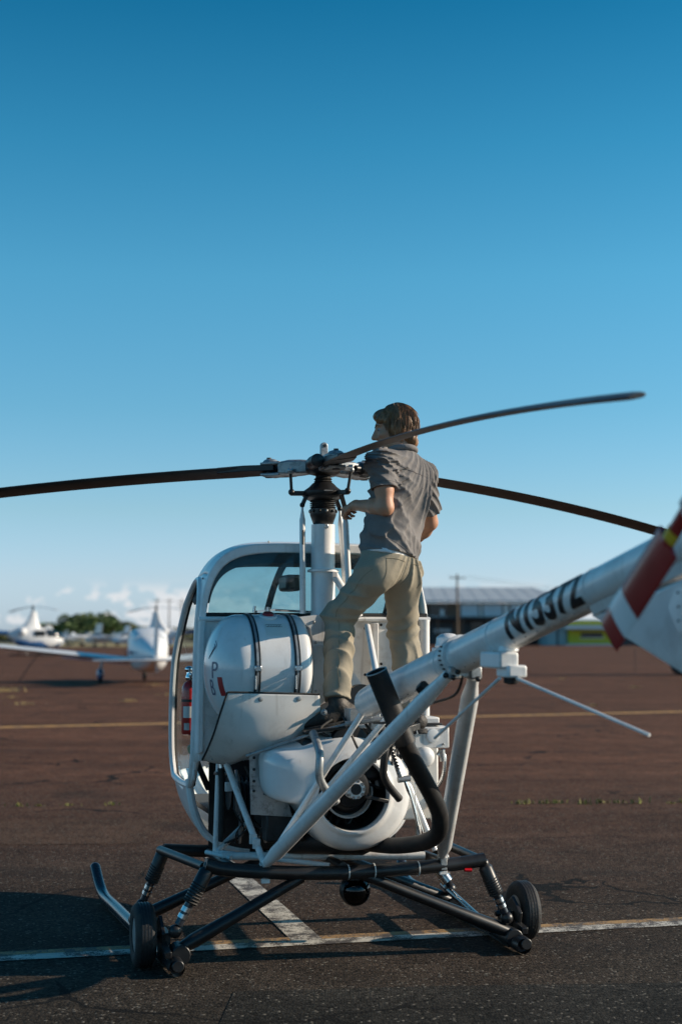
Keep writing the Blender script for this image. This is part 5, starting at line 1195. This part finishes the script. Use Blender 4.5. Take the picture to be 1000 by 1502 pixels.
for i in range(420):        # locks of hair, each a small bundle of tapering strands
    a = rh.uniform(-2.45, 2.45); p0h = rh.uniform(.05, 1.15) ** 1.0; ln = rh.uniform(.75, 1.45); w0 = rh.uniform(0, 6.3); rr = rh.uniform(.94, 1.06); kink = rh.uniform(.04, .16)
    for b in range(6):
        da, dr, n_ = rh.gauss(0, .035), rh.uniform(-.02, .02), 8; fl_ = rh.uniform(-.03, .11); pts = []
        for k in range(n_):
            u_ = k / (n_ - 1); ph = p0h + (ln + .15 * rh.random() * 0) * u_; ax_ = a + da * (1 - .5 * u_) + kink * math.sin(ph * 4.2 + w0); r_ = rr + dr + fl_ * u_ ** 3
            p = H(.089 * math.sin(ph) * math.sin(ax_) * r_, -.022 - .108 * math.sin(ph) * math.cos(ax_) * r_, .030 + .100 * math.cos(ph) * r_ - .045 * max(0, ph - 1.5))
            pts.append(Vector(p))
        loc_ = np.array(pts[-1]) - HEAD
        if loc_ @ hf > .050 and loc_ @ hu < .040: continue
        g = tube(pts, [.0009, .0016, .0018, .0018, .0017, .0014, .0010, .0003], 4, cap=False); o_ = len(st_v); st_v += g[0]; st_f += [tuple(x_ + o_ for x_ in f) for f in g[1]]
ho = obj('hair_strands', (st_v, st_f), HAIR, hair); ho['kind'] = 'stuff'
EYEW = mat('eye_white', (.32, .28, .26), .4); 
for s in (-1, 1):
    e_ = obj('eye', ball(Vector(H(s * .032, .0795, -.002)), .0115, 16, 10), EYEW, body); obj('iris', ball(Vector(H(s * .032, .0870, -.003)), .0062, 12, 8), mat('iris', (.05, .03, .02), .15), body)
    obj('eyebrow', tube([Vector(H(s * x, y, z)) for x, y, z in ((.014, .098, .020), (.032, .096, .026), (.050, .080, .020))], [.003, .0045, .002], 6), HAIR, body)

# ------------------------------------------------------------------ fire extinguisher clipped inside the open doorway
EX = empty('fire_extinguisher', HM @ Vector((-.632, .55, 1.09)), R(16), 'red fire extinguisher with silver top clipped upright in the open helicopter doorway', 'extinguisher')
CHROME = mat('chrome_valve', (.75, .75, .76), .12, metal=1.0, var=.05)
obj('cylinder', lathe([(.030, 0), (.040, .006), (.043, .02), (.043, .25), (.040, .275), (.028, .298), (.016, .306), (.016, .32)], (0, 0, 0), (0, 0, 1), 32), RED, EX)
obj('valve', join(lathe([(.018, .312), (.022, .318), (.022, .335), (.016, .345), (.016, .36)], (0, 0, 0), (0, 0, 1), 20), tube([(0, 0, .345), (0, -.035, .343)], .010, 12)), CHROME, EX)
obj('gauge', lathe([(.013, 0), (.013, .008), (.010, .010)], (.006, -.034, .343), (0, -1, 0), 18), CHROME, EX)
obj('lever', join(beam((-.01, .0, .362), (.045, .01, .372), .020, .006), beam((-.008, 0, .378), (.05, .01, .396), .020, .005)), CHROME, EX, bevel=.002)
obj('carry_dome', ball((-.004, 0, .375), (.022, .022, .020), 16, 10), CHROME, EX)
obj('nozzle', tube([(.018, -.01, .338), (.045, -.01, .325), (.048, -.01, .25)], [.008, .010, .013], 10), BLACK, EX)
def wrap_panel(a0, a1, z0, z1, r): return loft([[Vector((r * math.cos(a0 + (a1 - a0) * k / 10), r * math.sin(a0 + (a1 - a0) * k / 10), z)) for k in range(11)] for z in (z0, z1)], cap=False, closed=False)
obj('label_panel', wrap_panel(R(-150), R(-50), .10, .165, .0436), PLACARD, EX); obj('label_panel', wrap_panel(R(-48), R(10), .10, .24, .0436), WHITE2, EX); obj('label_panel', wrap_panel(R(-140), R(-95), .030, .07, .0436), GREYM, EX)
obj('bracket', join(lathe([(.045, .19), (.045, .205)], (0, 0, 0), (0, 0, 1), 28, cap=False), beam((.03, .02, .10), (.03, .02, .24), .05, .012), tube([(.04, .02, .20), (.12, .0, .21)], .012, 8)), BLACK, EX)

# ================================================================== BACKGROUND
def px(x, d): return (x - 500.0) / FOCAL * d
PWHITE = mat('aircraft_white', (0.74, 0.74, 0.74), 0.35, var=0.04)
PBLUE = mat('aircraft_blue', (0.03, 0.10, 0.24), 0.3, var=0.08)
PGREY = mat('aircraft_light_grey', (0.55, 0.56, 0.57), 0.4, var=0.05)
def sup(w, h, n=2.6, k=24): return [(w * math.copysign(abs(math.cos(t)) ** (2 / n), math.cos(t)), h * math.copysign(abs(math.sin(t)) ** (2 / n), math.sin(t))) for t in [2 * PI * i / k for i in range(k)]]
def body_loft(stn): return loft([[Vector((x, y, zc + z)) for x, z in sup(w, h, n)] for y, w, h, zc, n in stn])
def foil(chord, th, k=16): return [(chord * (.5 * math.cos(t)), th / 2 * math.sin(t) * (1 + .6 * math.cos(t))) for t in [2 * PI * i / k for i in range(k)]]
def wing(pts):
    """pts: (x, y leading/mid, z, chord, thickness)"""
    return loft([[Vector((x, y + a, z + b)) for a, b in foil(c, t)] for x, y, z, c, t in pts])
def wheel(parent, c, r, w, name='wheel', fairing=None):
    o = obj(name, lathe([(r * .55, -w / 2), (r * .9, -w / 2), (r, -w * .25), (r, w * .25), (r * .9, w / 2), (r * .55, w / 2)], c, (1, 0, 0), 24), RUBBER, parent)
    obj('hub', lathe([(r * .54, -w * .4), (r * .3, -w * .45), (r * .3, w * .45), (r * .54, w * .4)], c, (1, 0, 0), 16), GREYM, o)
    return o
def low_wing(loc, rz, label):
    A = empty('light_aircraft', loc, rz, label, 'aeroplane')
    fus = obj('fuselage', body_loft([(-4.3, .06, .10, .95, 2), (-3.4, .17, .22, .95, 2.2), (-2.2, .34, .40, .95, 2.4), (-1.1, .58, .58, .98, 2.8), (-.2, .66, .74, 1.08, 3), (.7, .66, .76, 1.10, 3), (1.4, .58, .60, 1.0, 2.8), (2.1, .48, .46, .96, 2.4), (2.7, .36, .34, .95, 2.2), (2.85, .2, .2, .95, 2)]), PWHITE, A)
    obj('cabin_cover', body_loft([(-1.0, .50, .20, 1.42, 2.6), (-.3, .62, .32, 1.48, 3), (.6, .62, .34, 1.50, 3), (1.3, .52, .24, 1.42, 2.6)]), PWHITE, fus)
    obj('side_stripe', join(*[box((s * .665, -.1, 1.02), (.01, 2.2, .10)) for s in (-1,)]), PBLUE, fus)
    for s in (-1, 1):
        obj('wing', wing([(s * .5, .3, .72, 1.6, .19), (s * 1.6, .3, .84, 1.6, .18), (s * 4.9, .3, 1.20, 1.55, .15), (s * 5.1, .3, 1.23, 1.3, .06)]), PWHITE, A)
        leg_ = obj('main_gear_leg', tube([(s * 1.55, .1, .75), (s * 1.6, .05, .25)], .05, 10), PGREY, A)
        obj('wheel_fairing', body_loft([(-.42, .03, .04, .26, 2), (-.2, .10, .15, .26, 2.2), (.1, .13, .21, .27, 2.3), (.35, .10, .16, .27, 2.2), (.48, .02, .04, .27, 2)]), PBLUE, A).location = (s * 1.6, 0, 0)
        wheel(A, (s * 1.6, .05, .20), .20, .14)
    obj('tailplane', wing([(-1.95, -4.25, .82, .75, .06), (0, -4.25, .82, .80, .09), (1.95, -4.25, .82, .75, .06)]), PGREY, A)
    fin_ = obj('tail_fin', loft([[Vector((x, y, z)) for x, y in ((0, y0), (.05, y0 - .2), (.03, y1), (-.03, y1), (-.05, y0 - .2))] for y0, y1, z in ((-3.1, -4.5, 1.0), (-3.7, -4.65, 1.6), (-4.15, -4.75, 2.25))]), PWHITE, A)
    obj('nose_leg', tube([(0, 2.0, .7), (0, 2.1, .2)], .04, 10), PGREY, A); wheel(A, (0, 2.1, .18), .18, .13)
    obj('wing_shade_strip', wing([(-2.9, -.62, .86, .22, .03), (-.7, -.62, .62, .22, .03)]), PBLUE, A)  # blue strip stands in for the fuselage's shade on the inner wing
    pr = obj('propeller', join(loft([[Vector((r * math.cos(.35), 2.95 + dy, .95 + r * math.sin(.35) + dz)) for dy, dz in ((-.02, -w), (.02, -w), (.02, w), (-.02, w))] for r, w in ((-.95, .04), (-.4, .08), (0, .06), (.4, .08), (.95, .04))]), lathe([(.14, 0), (.11, .12), (.04, .24)], (0, 2.85, .95), (0, 1, 0), 16)), BLACK, A)
    obj('tail_skid', tube([(0, -3.9, .88), (0.02, -4.4, .45)], .022, 8), PGREY, A)
    obj('tie_down_rope', tube([(-3.6, .3, 1.05), (-4.0, .5, .5), (-4.3, .7, .01)], .014, 6), BLACK, A)
    return A
D1 = 48.8
low_wing((px(219, D1), D1, 0), R(11), 'white low wing aeroplane parked on the apron behind the helicopter cabin')

def far_heli(loc, rz, label, tailcol):
    A = empty('parked_helicopter', loc, rz, label, 'helicopter', 'helicopters parked at the far side of the apron')
    b = obj('cabin', body_loft([(2.3, .12, .16, 1.05, 2), (2.0, .42, .44, 1.1, 2.2), (1.4, .62, .66, 1.2, 2.6), (.5, .66, .78, 1.28, 2.8), (-.4, .62, .74, 1.3, 2.6), (-1.2, .42, .52, 1.45, 2.4), (-1.8, .18, .24, 1.6, 2)]), PWHITE, A)
    obj('windscreen', body_loft([(2.25, .16, .15, 1.25, 2), (1.95, .43, .32, 1.35, 2.2), (1.4, .62, .42, 1.48, 2.6), (.9, .655, .40, 1.55, 2.8)]), DKGLASS2, b)
    for s in (-1, 1): obj('side_window', box((s * .655, .35, 1.62), (.03, .8, .42)), DKGLASS2, b, bevel=.01)
    obj('belly', body_loft([(1.9, .36, .25, .85, 2.2), (.5, .665, .42, .90, 2.8), (-.6, .60, .42, .92, 2.6), (-1.3, .36, .2, 1.1, 2.2)]), tailcol, b)
    obj('mast_fairing', loft([[Vector((x, y0 + y, z)) for x, y in sup(w, l, 2.2, 16)] for w, l, y0, z in ((.26, .80, -.15, 1.95), (.18, .48, -.05, 2.35), (.12, .30, .02, 2.8), (.09, .20, .05, 3.2))]), PWHITE, b)
    obj('engine_intake', ball((-.45, -.9, 1.75), (.30, .34, .30), 14, 10), PWHITE, b); obj('engine_intake', ball((.45, -.9, 1.75), (.30, .34, .30), 14, 10), PWHITE, b)
    tb_ = obj('tail_boom', tube([(0, -1.5, 1.65), (0, -6.0, 1.85)], [.17, .08], 14), tailcol, A)
    obj('tail_fin', loft([[Vector((x, y, z)) for x, y in ((-.02, -6.2 + o), (.02, -6.2 + o), (.02, -5.8 + o), (-.02, -5.8 + o))] for o, z in ((-.35, 2.6), (0, 1.85), (-.3, 1.1))]), tailcol, A)
    hb = obj('rotor_hub', join(lathe([(.06, 0), (.06, .25), (.12, .27), (.12, .36), (.05, .42)], (0, .05, 3.2), (0, 0, 1), 16)), BLACK, A)
    for s in (-1, 1):
        obj('rotor_blade', loft([[Vector((dx, .05 + s * r, 3.52 - .012 * r * r + dz)) for dx, dz in ((-.12, -.015), (.12, -.015), (.12, .015), (-.12, .015))] for r in (.1, 1.2, 2.4, 3.6, 5.0)]), PGREY, hb).rotation_euler = (0, 0, 0)
        sk = obj('skid', tube(cr([(s * 1.05, -1.4, .06), (s * 1.05, 1.3, .06), (s * 1.05, 1.75, .14), (s * 1.05, 1.95, .30)], 4), .045, 10), BLACK, A)
        for y in (-.7, .8): obj('skid_strut', tube(cr([(s * 1.05, y, .08), (s * .85, y, .5), (s * .4, y, .72)], 4), .04, 8), BLACK, sk)
    obj('tail_rotor', join(beam((-.14, -6.0, 1.15), (-.14, -6.0, 2.55), .03, .12), tube([(0, -6, 1.85), (-.15, -6, 1.85)], .05, 10)), PGREY, A)
    return A
DKGLASS2 = mat('far_dark_glass', (0.015, 0.02, 0.025), 0.12, var=0.1)
ha = far_heli((px(50, 103), 103, 0), R(-62), 'white helicopter with blue tail parked at the far apron edge, nearest the frame edge', PBLUE)
hb_ = far_heli((px(230, 104), 104, 0), R(70), 'white helicopter with dark rotor hub parked behind the low wing aeroplane', PBLUE)
for A_ in (ha, hb_):
    for c in A_.children:
        if c.name.startswith('rotor_hub'): c.rotation_euler = (0, 0, -A_.rotation_euler.z + R(32))

def glider(loc, rz, label, fin=1.7, name='light_aircraft'):
    A = empty(name, loc, rz, label, 'aeroplane', 'white aeroplanes parked on the dry grass')
    obj('fuselage', body_loft([(2.4, .05, .08, .8, 2), (1.9, .30, .34, .82, 2.2), (.8, .48, .56, .95, 2.5), (-.4, .42, .48, .95, 2.4), (-1.6, .20, .24, .95, 2.2), (-4.0, .07, .10, 1.0, 2)]), PWHITE, A)
    obj('canopy', body_loft([(1.5, .15, .12, 1.28, 2), (.9, .34, .26, 1.36, 2.4), (.2, .34, .26, 1.36, 2.4), (-.5, .14, .12, 1.30, 2)]), DKGLASS2, A)
    for s in (-1, 1):
        obj('wing', wing([(s * .3, .3, 1.0, 1.3, .17), (s * 3, .3, 1.12, 1.15, .14), (s * 6.2, .25, 1.3, .7, .07)]), PWHITE, A)
        obj('winglet', wing([(s * 6.2, .25, 1.3, .7, .06), (s * 6.35, .1, 1.7, .4, .05)]), PWHITE, A)
        wheel(A, (s * .9, .2, .2), .2, .12)
        obj('gear_leg', tube([(s * .9, .2, .2), (s * .35, .25, .65)], .04, 8), PGREY, A)
    obj('tail_fin', loft([[Vector((x, y, z)) for x, y in ((0, y0), (.05, y0 - .2), (.02, y1), (-.02, y1), (-.05, y0 - .2))] for y0, y1, z in ((-3.0, -4.2, 1.0), (-3.6, -4.35, 1.0 + fin))]), PWHITE, A)
    obj('tailplane', wing([(-1.6, -3.9, 1.05, .6, .06), (1.6, -3.9, 1.05, .6, .06)]), PWHITE, A)
    return A
glider((px(150, 168), 168, 0), R(60), 'white light aeroplane with tall fin on the grass, in front of the trees', 1.5)
glider((px(120, 176), 176, 0), R(-70), 'white light aeroplane parked between the two far helicopters', 1.6)
glider((px(176, 182), 182, 0), R(95), 'white light aeroplane half hidden behind the low wing aeroplane', 1.3)
glider((px(92, 165), 165, 0), R(20), 'white light aeroplane just beside the far helicopter nearest the frame edge', 1.0)

glider((px(106, 190), 190, 0), R(80), 'white light aeroplane at the back of the row, in front of the tallest tree', 1.9)
glider((px(196, 160), 160, 0), R(110), 'white light aeroplane nearest the tail of the low wing aeroplane', 1.2)
# business jet standing beyond the tail, mostly outside the picture
jt = empty('jet_aircraft', (px(984, 57.5), 57.5, 0), R(88), 'white jet on twin nose wheels standing beyond the tail fin', 'aeroplane')
obj('fuselage', body_loft([(.9, .05, .08, 1.75, 2), (.5, .28, .30, 1.8, 2.1), (-.4, .60, .62, 1.95, 2.2), (-1.8, .80, .85, 2.1, 2.2), (-7, .82, .87, 2.1, 2.2), (-10, .45, .5, 2.3, 2.2), (-12, .12, .15, 2.5, 2)]), PWHITE, jt)
obj('windscreen', body_loft([(-.35, .40, .12, 2.42, 2.2), (-.9, .62, .26, 2.50, 2.4), (-1.3, .60, .2, 2.6, 2.4)]), DKGLASS2, jt)
obj('nose_gear_leg', tube([(0, -.3, 1.4), (0, -.25, .3)], .06, 12), PGREY, jt)
for s in (-1, 1):
    wheel(jt, (s * .17, -.25, .31), .31, .20)
    obj('wing', wing([(s * .6, -6, 1.5, 2.6, .24), (s * 6, -7.6, 1.75, 1.2, .10)]), PWHITE, jt)
    obj('main_gear_leg', tube([(s * 1.6, -6.8, 1.4), (s * 1.6, -6.8, .3)], .07, 10), PGREY, jt); wheel(jt, (s * 1.6, -6.8, .33), .33, .25)
    obj('engine', lathe([(.30, 0), (.38, -.3), (.38, -1.6), (.28, -2.2)], (s * 1.15, -8.2, 2.6), (0, 1, 0), 20), PGREY, jt)
obj('tail_fin', loft([[Vector((x, y, z)) for x, y in ((0, y0), (.1, y0 - .5), (0, y1), (-.1, y0 - .5))] for y0, y1, z in ((-9.5, -12.2, 2.6), (-11.2, -12.8, 5.0))]), PWHITE, jt)
obj('tie_down_strap', tube([(1.0, 1.35, 1.0), (1.0, 1.35, .01)], .012, 6), SOOT, jt)

# ------------------------------------------------------------------ buildings
ROOFB = mat('metal_roof_sheet', (0.40, 0.44, 0.47), 0.55, var=0.05, vscale=.6)
WALLB = mat('brown_wall', (0.15, 0.09, 0.06), 0.8, var=0.15, vscale=.8)
PALEB = mat('pale_blue_panel', (0.60, 0.66, 0.70), 0.6, var=0.08, vscale=.7)
DKB = mat('dark_and_shaded_wall', (0.05, 0.054, 0.058), 0.7, var=0.2)  # dark parts, and shade painted on the ground floor and bay
LIME = mat('lime_green_wall', (0.50, 0.50, 0.035), 0.7, var=0.08)
TEALW = mat('pale_teal_door', (0.30, 0.42, 0.44), 0.6, var=0.08)
AWN = mat('white_awning', (0.72, 0.72, 0.70), 0.5, var=0.04)
DB = 195.0
X0, X1 = px(585, DB), px(835, DB)
hz = lambda y, d: CAM_H + (HORIZON_ROW - y) / FOCAL * d
t1 = empty('hangar_building', ((X0 + X1) / 2, DB, 0), 0, 'long dark building with pale metal roof and upper windows beyond the apron', 'building')
wb = X1 - X0
def bpart(name, m_, x0, x1, z0, z1, y0, dep, parent=t1, **k): return obj(name, box(((x0 + x1) / 2 - (X0 + X1) / 2 if parent is t1 else (x0 + x1) / 2, y0 + dep / 2, (z0 + z1) / 2), (x1 - x0, dep, z1 - z0)), m_, parent, **k)
z_r, z_w, z_c = hz(859, DB), hz(883, DB), hz(906, DB)
bpart('wall', WALLB, X0, X1, 0, z_w - .15, 0, 24)
rfp = [(-wb / 2 - .8, -1.0, z_w - .1), (wb / 2 + .8, -1.0, z_w - .1), (wb / 2 - 3.0, 16, z_r), (-wb / 2 - .8, 16, z_r)]
obj('roof', loft([[Vector((x, y, z + d_)) for x, y, z in rfp] for d_ in (0, .25)]), ROOFB, t1)
for i in range(12):
    x = -wb / 2 + wb * (i + .5) / 12; obj('roof_rib', beam((x, -1.0, z_w + .16), (x * .97, 15.5, z_r + .22), .03, .03), ROOFB, t1)
for i, (a, b, mm_) in enumerate(((675, 700, PALEB), (702, 706, AWN), (708, 735, PALEB), (737, 745, AWN), (748, 780, PALEB), (783, 800, DKGLASS2), (802, 830, PALEB), (612, 626, WALLB), (630, 655, DKGLASS2))):
    w_ = bpart('upper_window', mm_, px(a, DB), px(b, DB), z_c + .25, z_w - .35, -.14, .1); 
    obj('window_frame', box(((px(a, DB) + px(b, DB)) / 2 - (X0 + X1) / 2, -.10, z_c + .18), (px(b, DB) - px(a, DB) + .12, .22, .08)), AWN, w_)
bpart('canopy', DKB, X0, X1, z_c - .2, z_c + .1, -2.2, 2.18)
bpart('ground_floor_shade', DKB, X0, X1, .0, z_c - .22, -.06, .05)  # dark sheet stands in for shaded openings below the canopy
for a, b, mm_ in ((600, 622, WALLB), (636, 660, PGREY), (664, 676, WALLB), (690, 712, DKGLASS2), (720, 744, WALLB), (752, 790, DKGLASS2)):
    bpart('shutter', mm_, px(a, DB), px(b, DB), .15 if mm_ is not PGREY else 1.7, (z_c - .6) if mm_ is not PGREY else 2.2, -.14, .06)
for a in (604, 640, 676, 712, 748, 784, 820): bpart('canopy_post', WALLB, px(a, DB) - .12, px(a, DB) + .12, 0, z_c - .21, -2.1, .24)
bpart('wall_light', AWN, px(645, DB), px(650, DB), z_c + .3, z_c + 1.1, -.3, .15)
# lime hangar
D2 = 186.0
t2 = empty('lime_hangar', (0, D2, 0), 0, 'low lime green hangar with white awning and pale teal doors', 'building')
bpart('wall', LIME, px(832, D2), px(940, D2), 0, hz(911, D2), 0, 14, t2)
bpart('side_wall', TEALW, px(800, D2), px(831, D2), 0, hz(912, D2), .6, 12, t2)
for a in (803, 818): bpart('door', TEALW, px(a, D2), px(a + 12, D2), 0.05, hz(924, D2), .5, .09, t2)
bpart('door_gap', DKB, px(816, D2), px(818, D2), 0, hz(922, D2), .48, .1, t2)
bpart('awning', AWN, px(826, D2), px(900, D2), hz(923, D2), hz(917, D2), -1.6, 1.58, t2)
bpart('window', DKGLASS2, px(850, D2), px(882, D2), hz(935, D2), hz(928, D2), -.06, .05, t2)
bpart('window_trim', AWN, px(848, D2), px(884, D2), hz(936.5, D2), hz(935.2, D2), -.10, .09, t2)
bpart('roof', AWN, px(798, D2), px(944, D2), hz(910.9, D2), hz(909, D2), -.3, 15, t2)
bpart('bay_shade_panel', DKB, px(898, D2), px(936, D2), 0, hz(918, D2), -.08, .07, t2)  # flat dark panel on the wall, painted shade of an opening
bpart('kerb', PGREY, px(826, D2), px(898, D2), 0, .25, -.5, .42, t2)

# ------------------------------------------------------------------ poles and wires
WOODP = mat('pole_timber', (0.13, 0.09, 0.06), 0.9, var=0.2, vscale=1.5)
def pole(x, d, top, label, arms=1):
    A = empty('utility_pole', (px(x, d), d, 0), R(8), label, 'pole', 'utility poles')
    h_ = hz(top, d); obj('post', tube([(0, 0, 0), (0, 0, h_)], [.15, .09], 12), WOODP, A)
    for k in range(arms):
        cr_o = obj('crossarm', box((0, -.12, h_ - .45 - .8 * k), (1.7, .09, .10)), WOODP, A)
        for q in (-.75, -.3, .3, .75): obj('insulator', lathe([(.03, 0), (.06, .06), (.03, .16)], (q, -.12, h_ - .38 - .8 * k), (0, 0, 1), 8), PGREY, cr_o)
    return h_
pole(670, 150, 842, 'tall timber pole standing in front of the long dark building', 1)
pole(231, 262, 878, 'timber pole directly above the hub of the far helicopter', 1)
pole(249, 262, 878, 'middle timber pole of the three behind the cabin', 1)
pole(267, 262, 879, 'timber pole closest to the helicopter cabin', 2)
pw = empty('power_lines', (0, 0, 0), 0, 'thin dark wires running from the tall timber pole', 'wires')
for k, q in enumerate((-1.0, 1.0)):
    a = Vector((px(670, 150) + q, 150 - .12, hz(842, 150) - .22)); b = Vector((60 + q, 240, 9.5)); n_ = 16
    obj('wire', tube([a.lerp(b, i / n_) - Vector((0, 0, 1.2 * math.sin(PI * i / n_))) for i in range(n_ + 1)], .012, 5), SOOT, pw)

# ------------------------------------------------------------------ vegetation
LEAF = [mat('leaf_green', (0.085, 0.13, 0.035), .6, var=.35, vscale=.8), mat('leaf_dark', (0.055, 0.092, 0.028), .6, var=.35, vscale=.8), mat('leaf_olive', (0.10, 0.105, 0.035), .65, var=.35, vscale=.8)]
BARK = mat('bark', (0.10, 0.075, 0.05), .9, var=.3, bump=.4, bscale=12)
def leaf_cloud(clumps, n, size, seed):
    rn = random.Random(seed); vs, fs = [], []
    for (cx_, cy_, cz_, r) in clumps:
        for _ in range(n):
            th, u = rn.uniform(0, 2 * PI), rn.uniform(-.8, 1); q = math.sqrt(1 - u * u); rr = r * (.55 + .5 * rn.random())
            c = Vector((cx_ + rr * q * math.cos(th), cy_ + rr * q * math.sin(th), cz_ + .8 * rr * u))
            nv = Vector((rn.gauss(0, 1), rn.gauss(0, 1), rn.gauss(0, 1) + .4)).normalized(); x, y, _d = frame(nv); s = size * rn.uniform(.5, 1.3); o = len(vs)
            vs += [c - x * s, c - y * s * .5 + nv * s * .1, c + x * s, c + y * s * .5 + nv * s * .1]; fs.append((o, o + 1, o + 2, o + 3))
    return vs, fs
def tree(x, d, h_, w, m_, label, seed):
    rn = random.Random(seed); A = empty('tree', (px(x, d), d, -.02), rn.uniform(0, 6), label, 'tree', 'trees along the far ridge')
    tr = obj('trunk', tube(cr([(0, 0, 0), (rn.uniform(-.2, .2), 0, h_ * .3), (rn.uniform(-.4, .4), .2, h_ * .7)], 4), [.30 - .02 * i for i in range(9)], 10), BARK, A)
    cl = []
    for i in range(26):
        a, q, z = rn.uniform(0, 2 * PI), math.sqrt(rn.random()), rn.random()
        cl.append((w * q * math.cos(a), w * q * math.sin(a), h_ * (.10 + .74 * z * (1 - .5 * q * q)), rn.uniform(.55, 1.0) * w * .34))
    for i in range(5):
        c = cl[i * 3]; obj('limb', tube([(0, 0, h_ * .25), (c[0] * .5, c[1] * .5, h_ * .4), (c[0], c[1], c[2])], [.14, .09, .03], 6), BARK, tr)
    obj('crown', leaf_cloud(cl, 210, .30, seed), m_, A)
    return A
DT = 235
for i, (x, h_, w, k, lb) in enumerate(((84, 3.9, 3.4, 0, 'small round tree, outermost of the clump next to the far helicopter'), (103, 5.0, 4.0, 1, 'dark bushy tree, second in the clump from the far helicopter'), (125, 5.6, 4.4, 0, 'tallest green tree in the middle of the clump'), (146, 5.3, 4.2, 1, 'dark bushy tree just past the tallest one'), (166, 4.6, 4.0, 0, 'green tree where the clump slopes down to the scrub'), (184, 3.6, 3.4, 2, 'low olive tree at the end of the clump before the poles'))):
    tree(x, DT + 6 * (i % 2), h_ * 1.0, w * 1.15, LEAF[k], lb, 40 + i)
rn = random.Random(9); cl = []
for i in range(260):
    x = rn.uniform(-30, 300) if i < 190 else rn.uniform(300, 660); d = rn.uniform(238, 262); b_ = 1.4 if x < 190 else 2.0; cl.append((px(x, d), d, rn.uniform(.1, b_) * (1 if x < 300 else .6), rn.uniform(.7, 1.5)))
tag(obj('scrub', leaf_cloud(cl, 60, .34, 77), LEAF[2]), 'belt of low olive brown scrub along the far ridge', 'scrub', kind='stuff')
# low ridge of dry ground behind
pts = []
NXR = 60
for j, (y, f) in enumerate(((232, 0), (260, .6), (300, 1.0), (420, .9), (700, .3))):
    for i in range(NXR + 1):
        x = -220 + 300 * i / NXR; e = math.exp(-((x + 28) / 26) ** 2) * 2.3 + .9 * math.exp(-((x + 75) / 40) ** 2); pts.append(Vector((x, y, f * (e + .25 * math.sin(x * .31) + .15 * math.sin(x * .83 + 1)) - .02)))
tag(obj('hill', (pts, [(j * (NXR + 1) + i, j * (NXR + 1) + i + 1, (j + 1) * (NXR + 1) + i + 1, (j + 1) * (NXR + 1) + i) for j in range(4) for i in range(NXR)]), DIRTG), 'low dry brown ridge behind the trees', 'ridge', kind='structure')
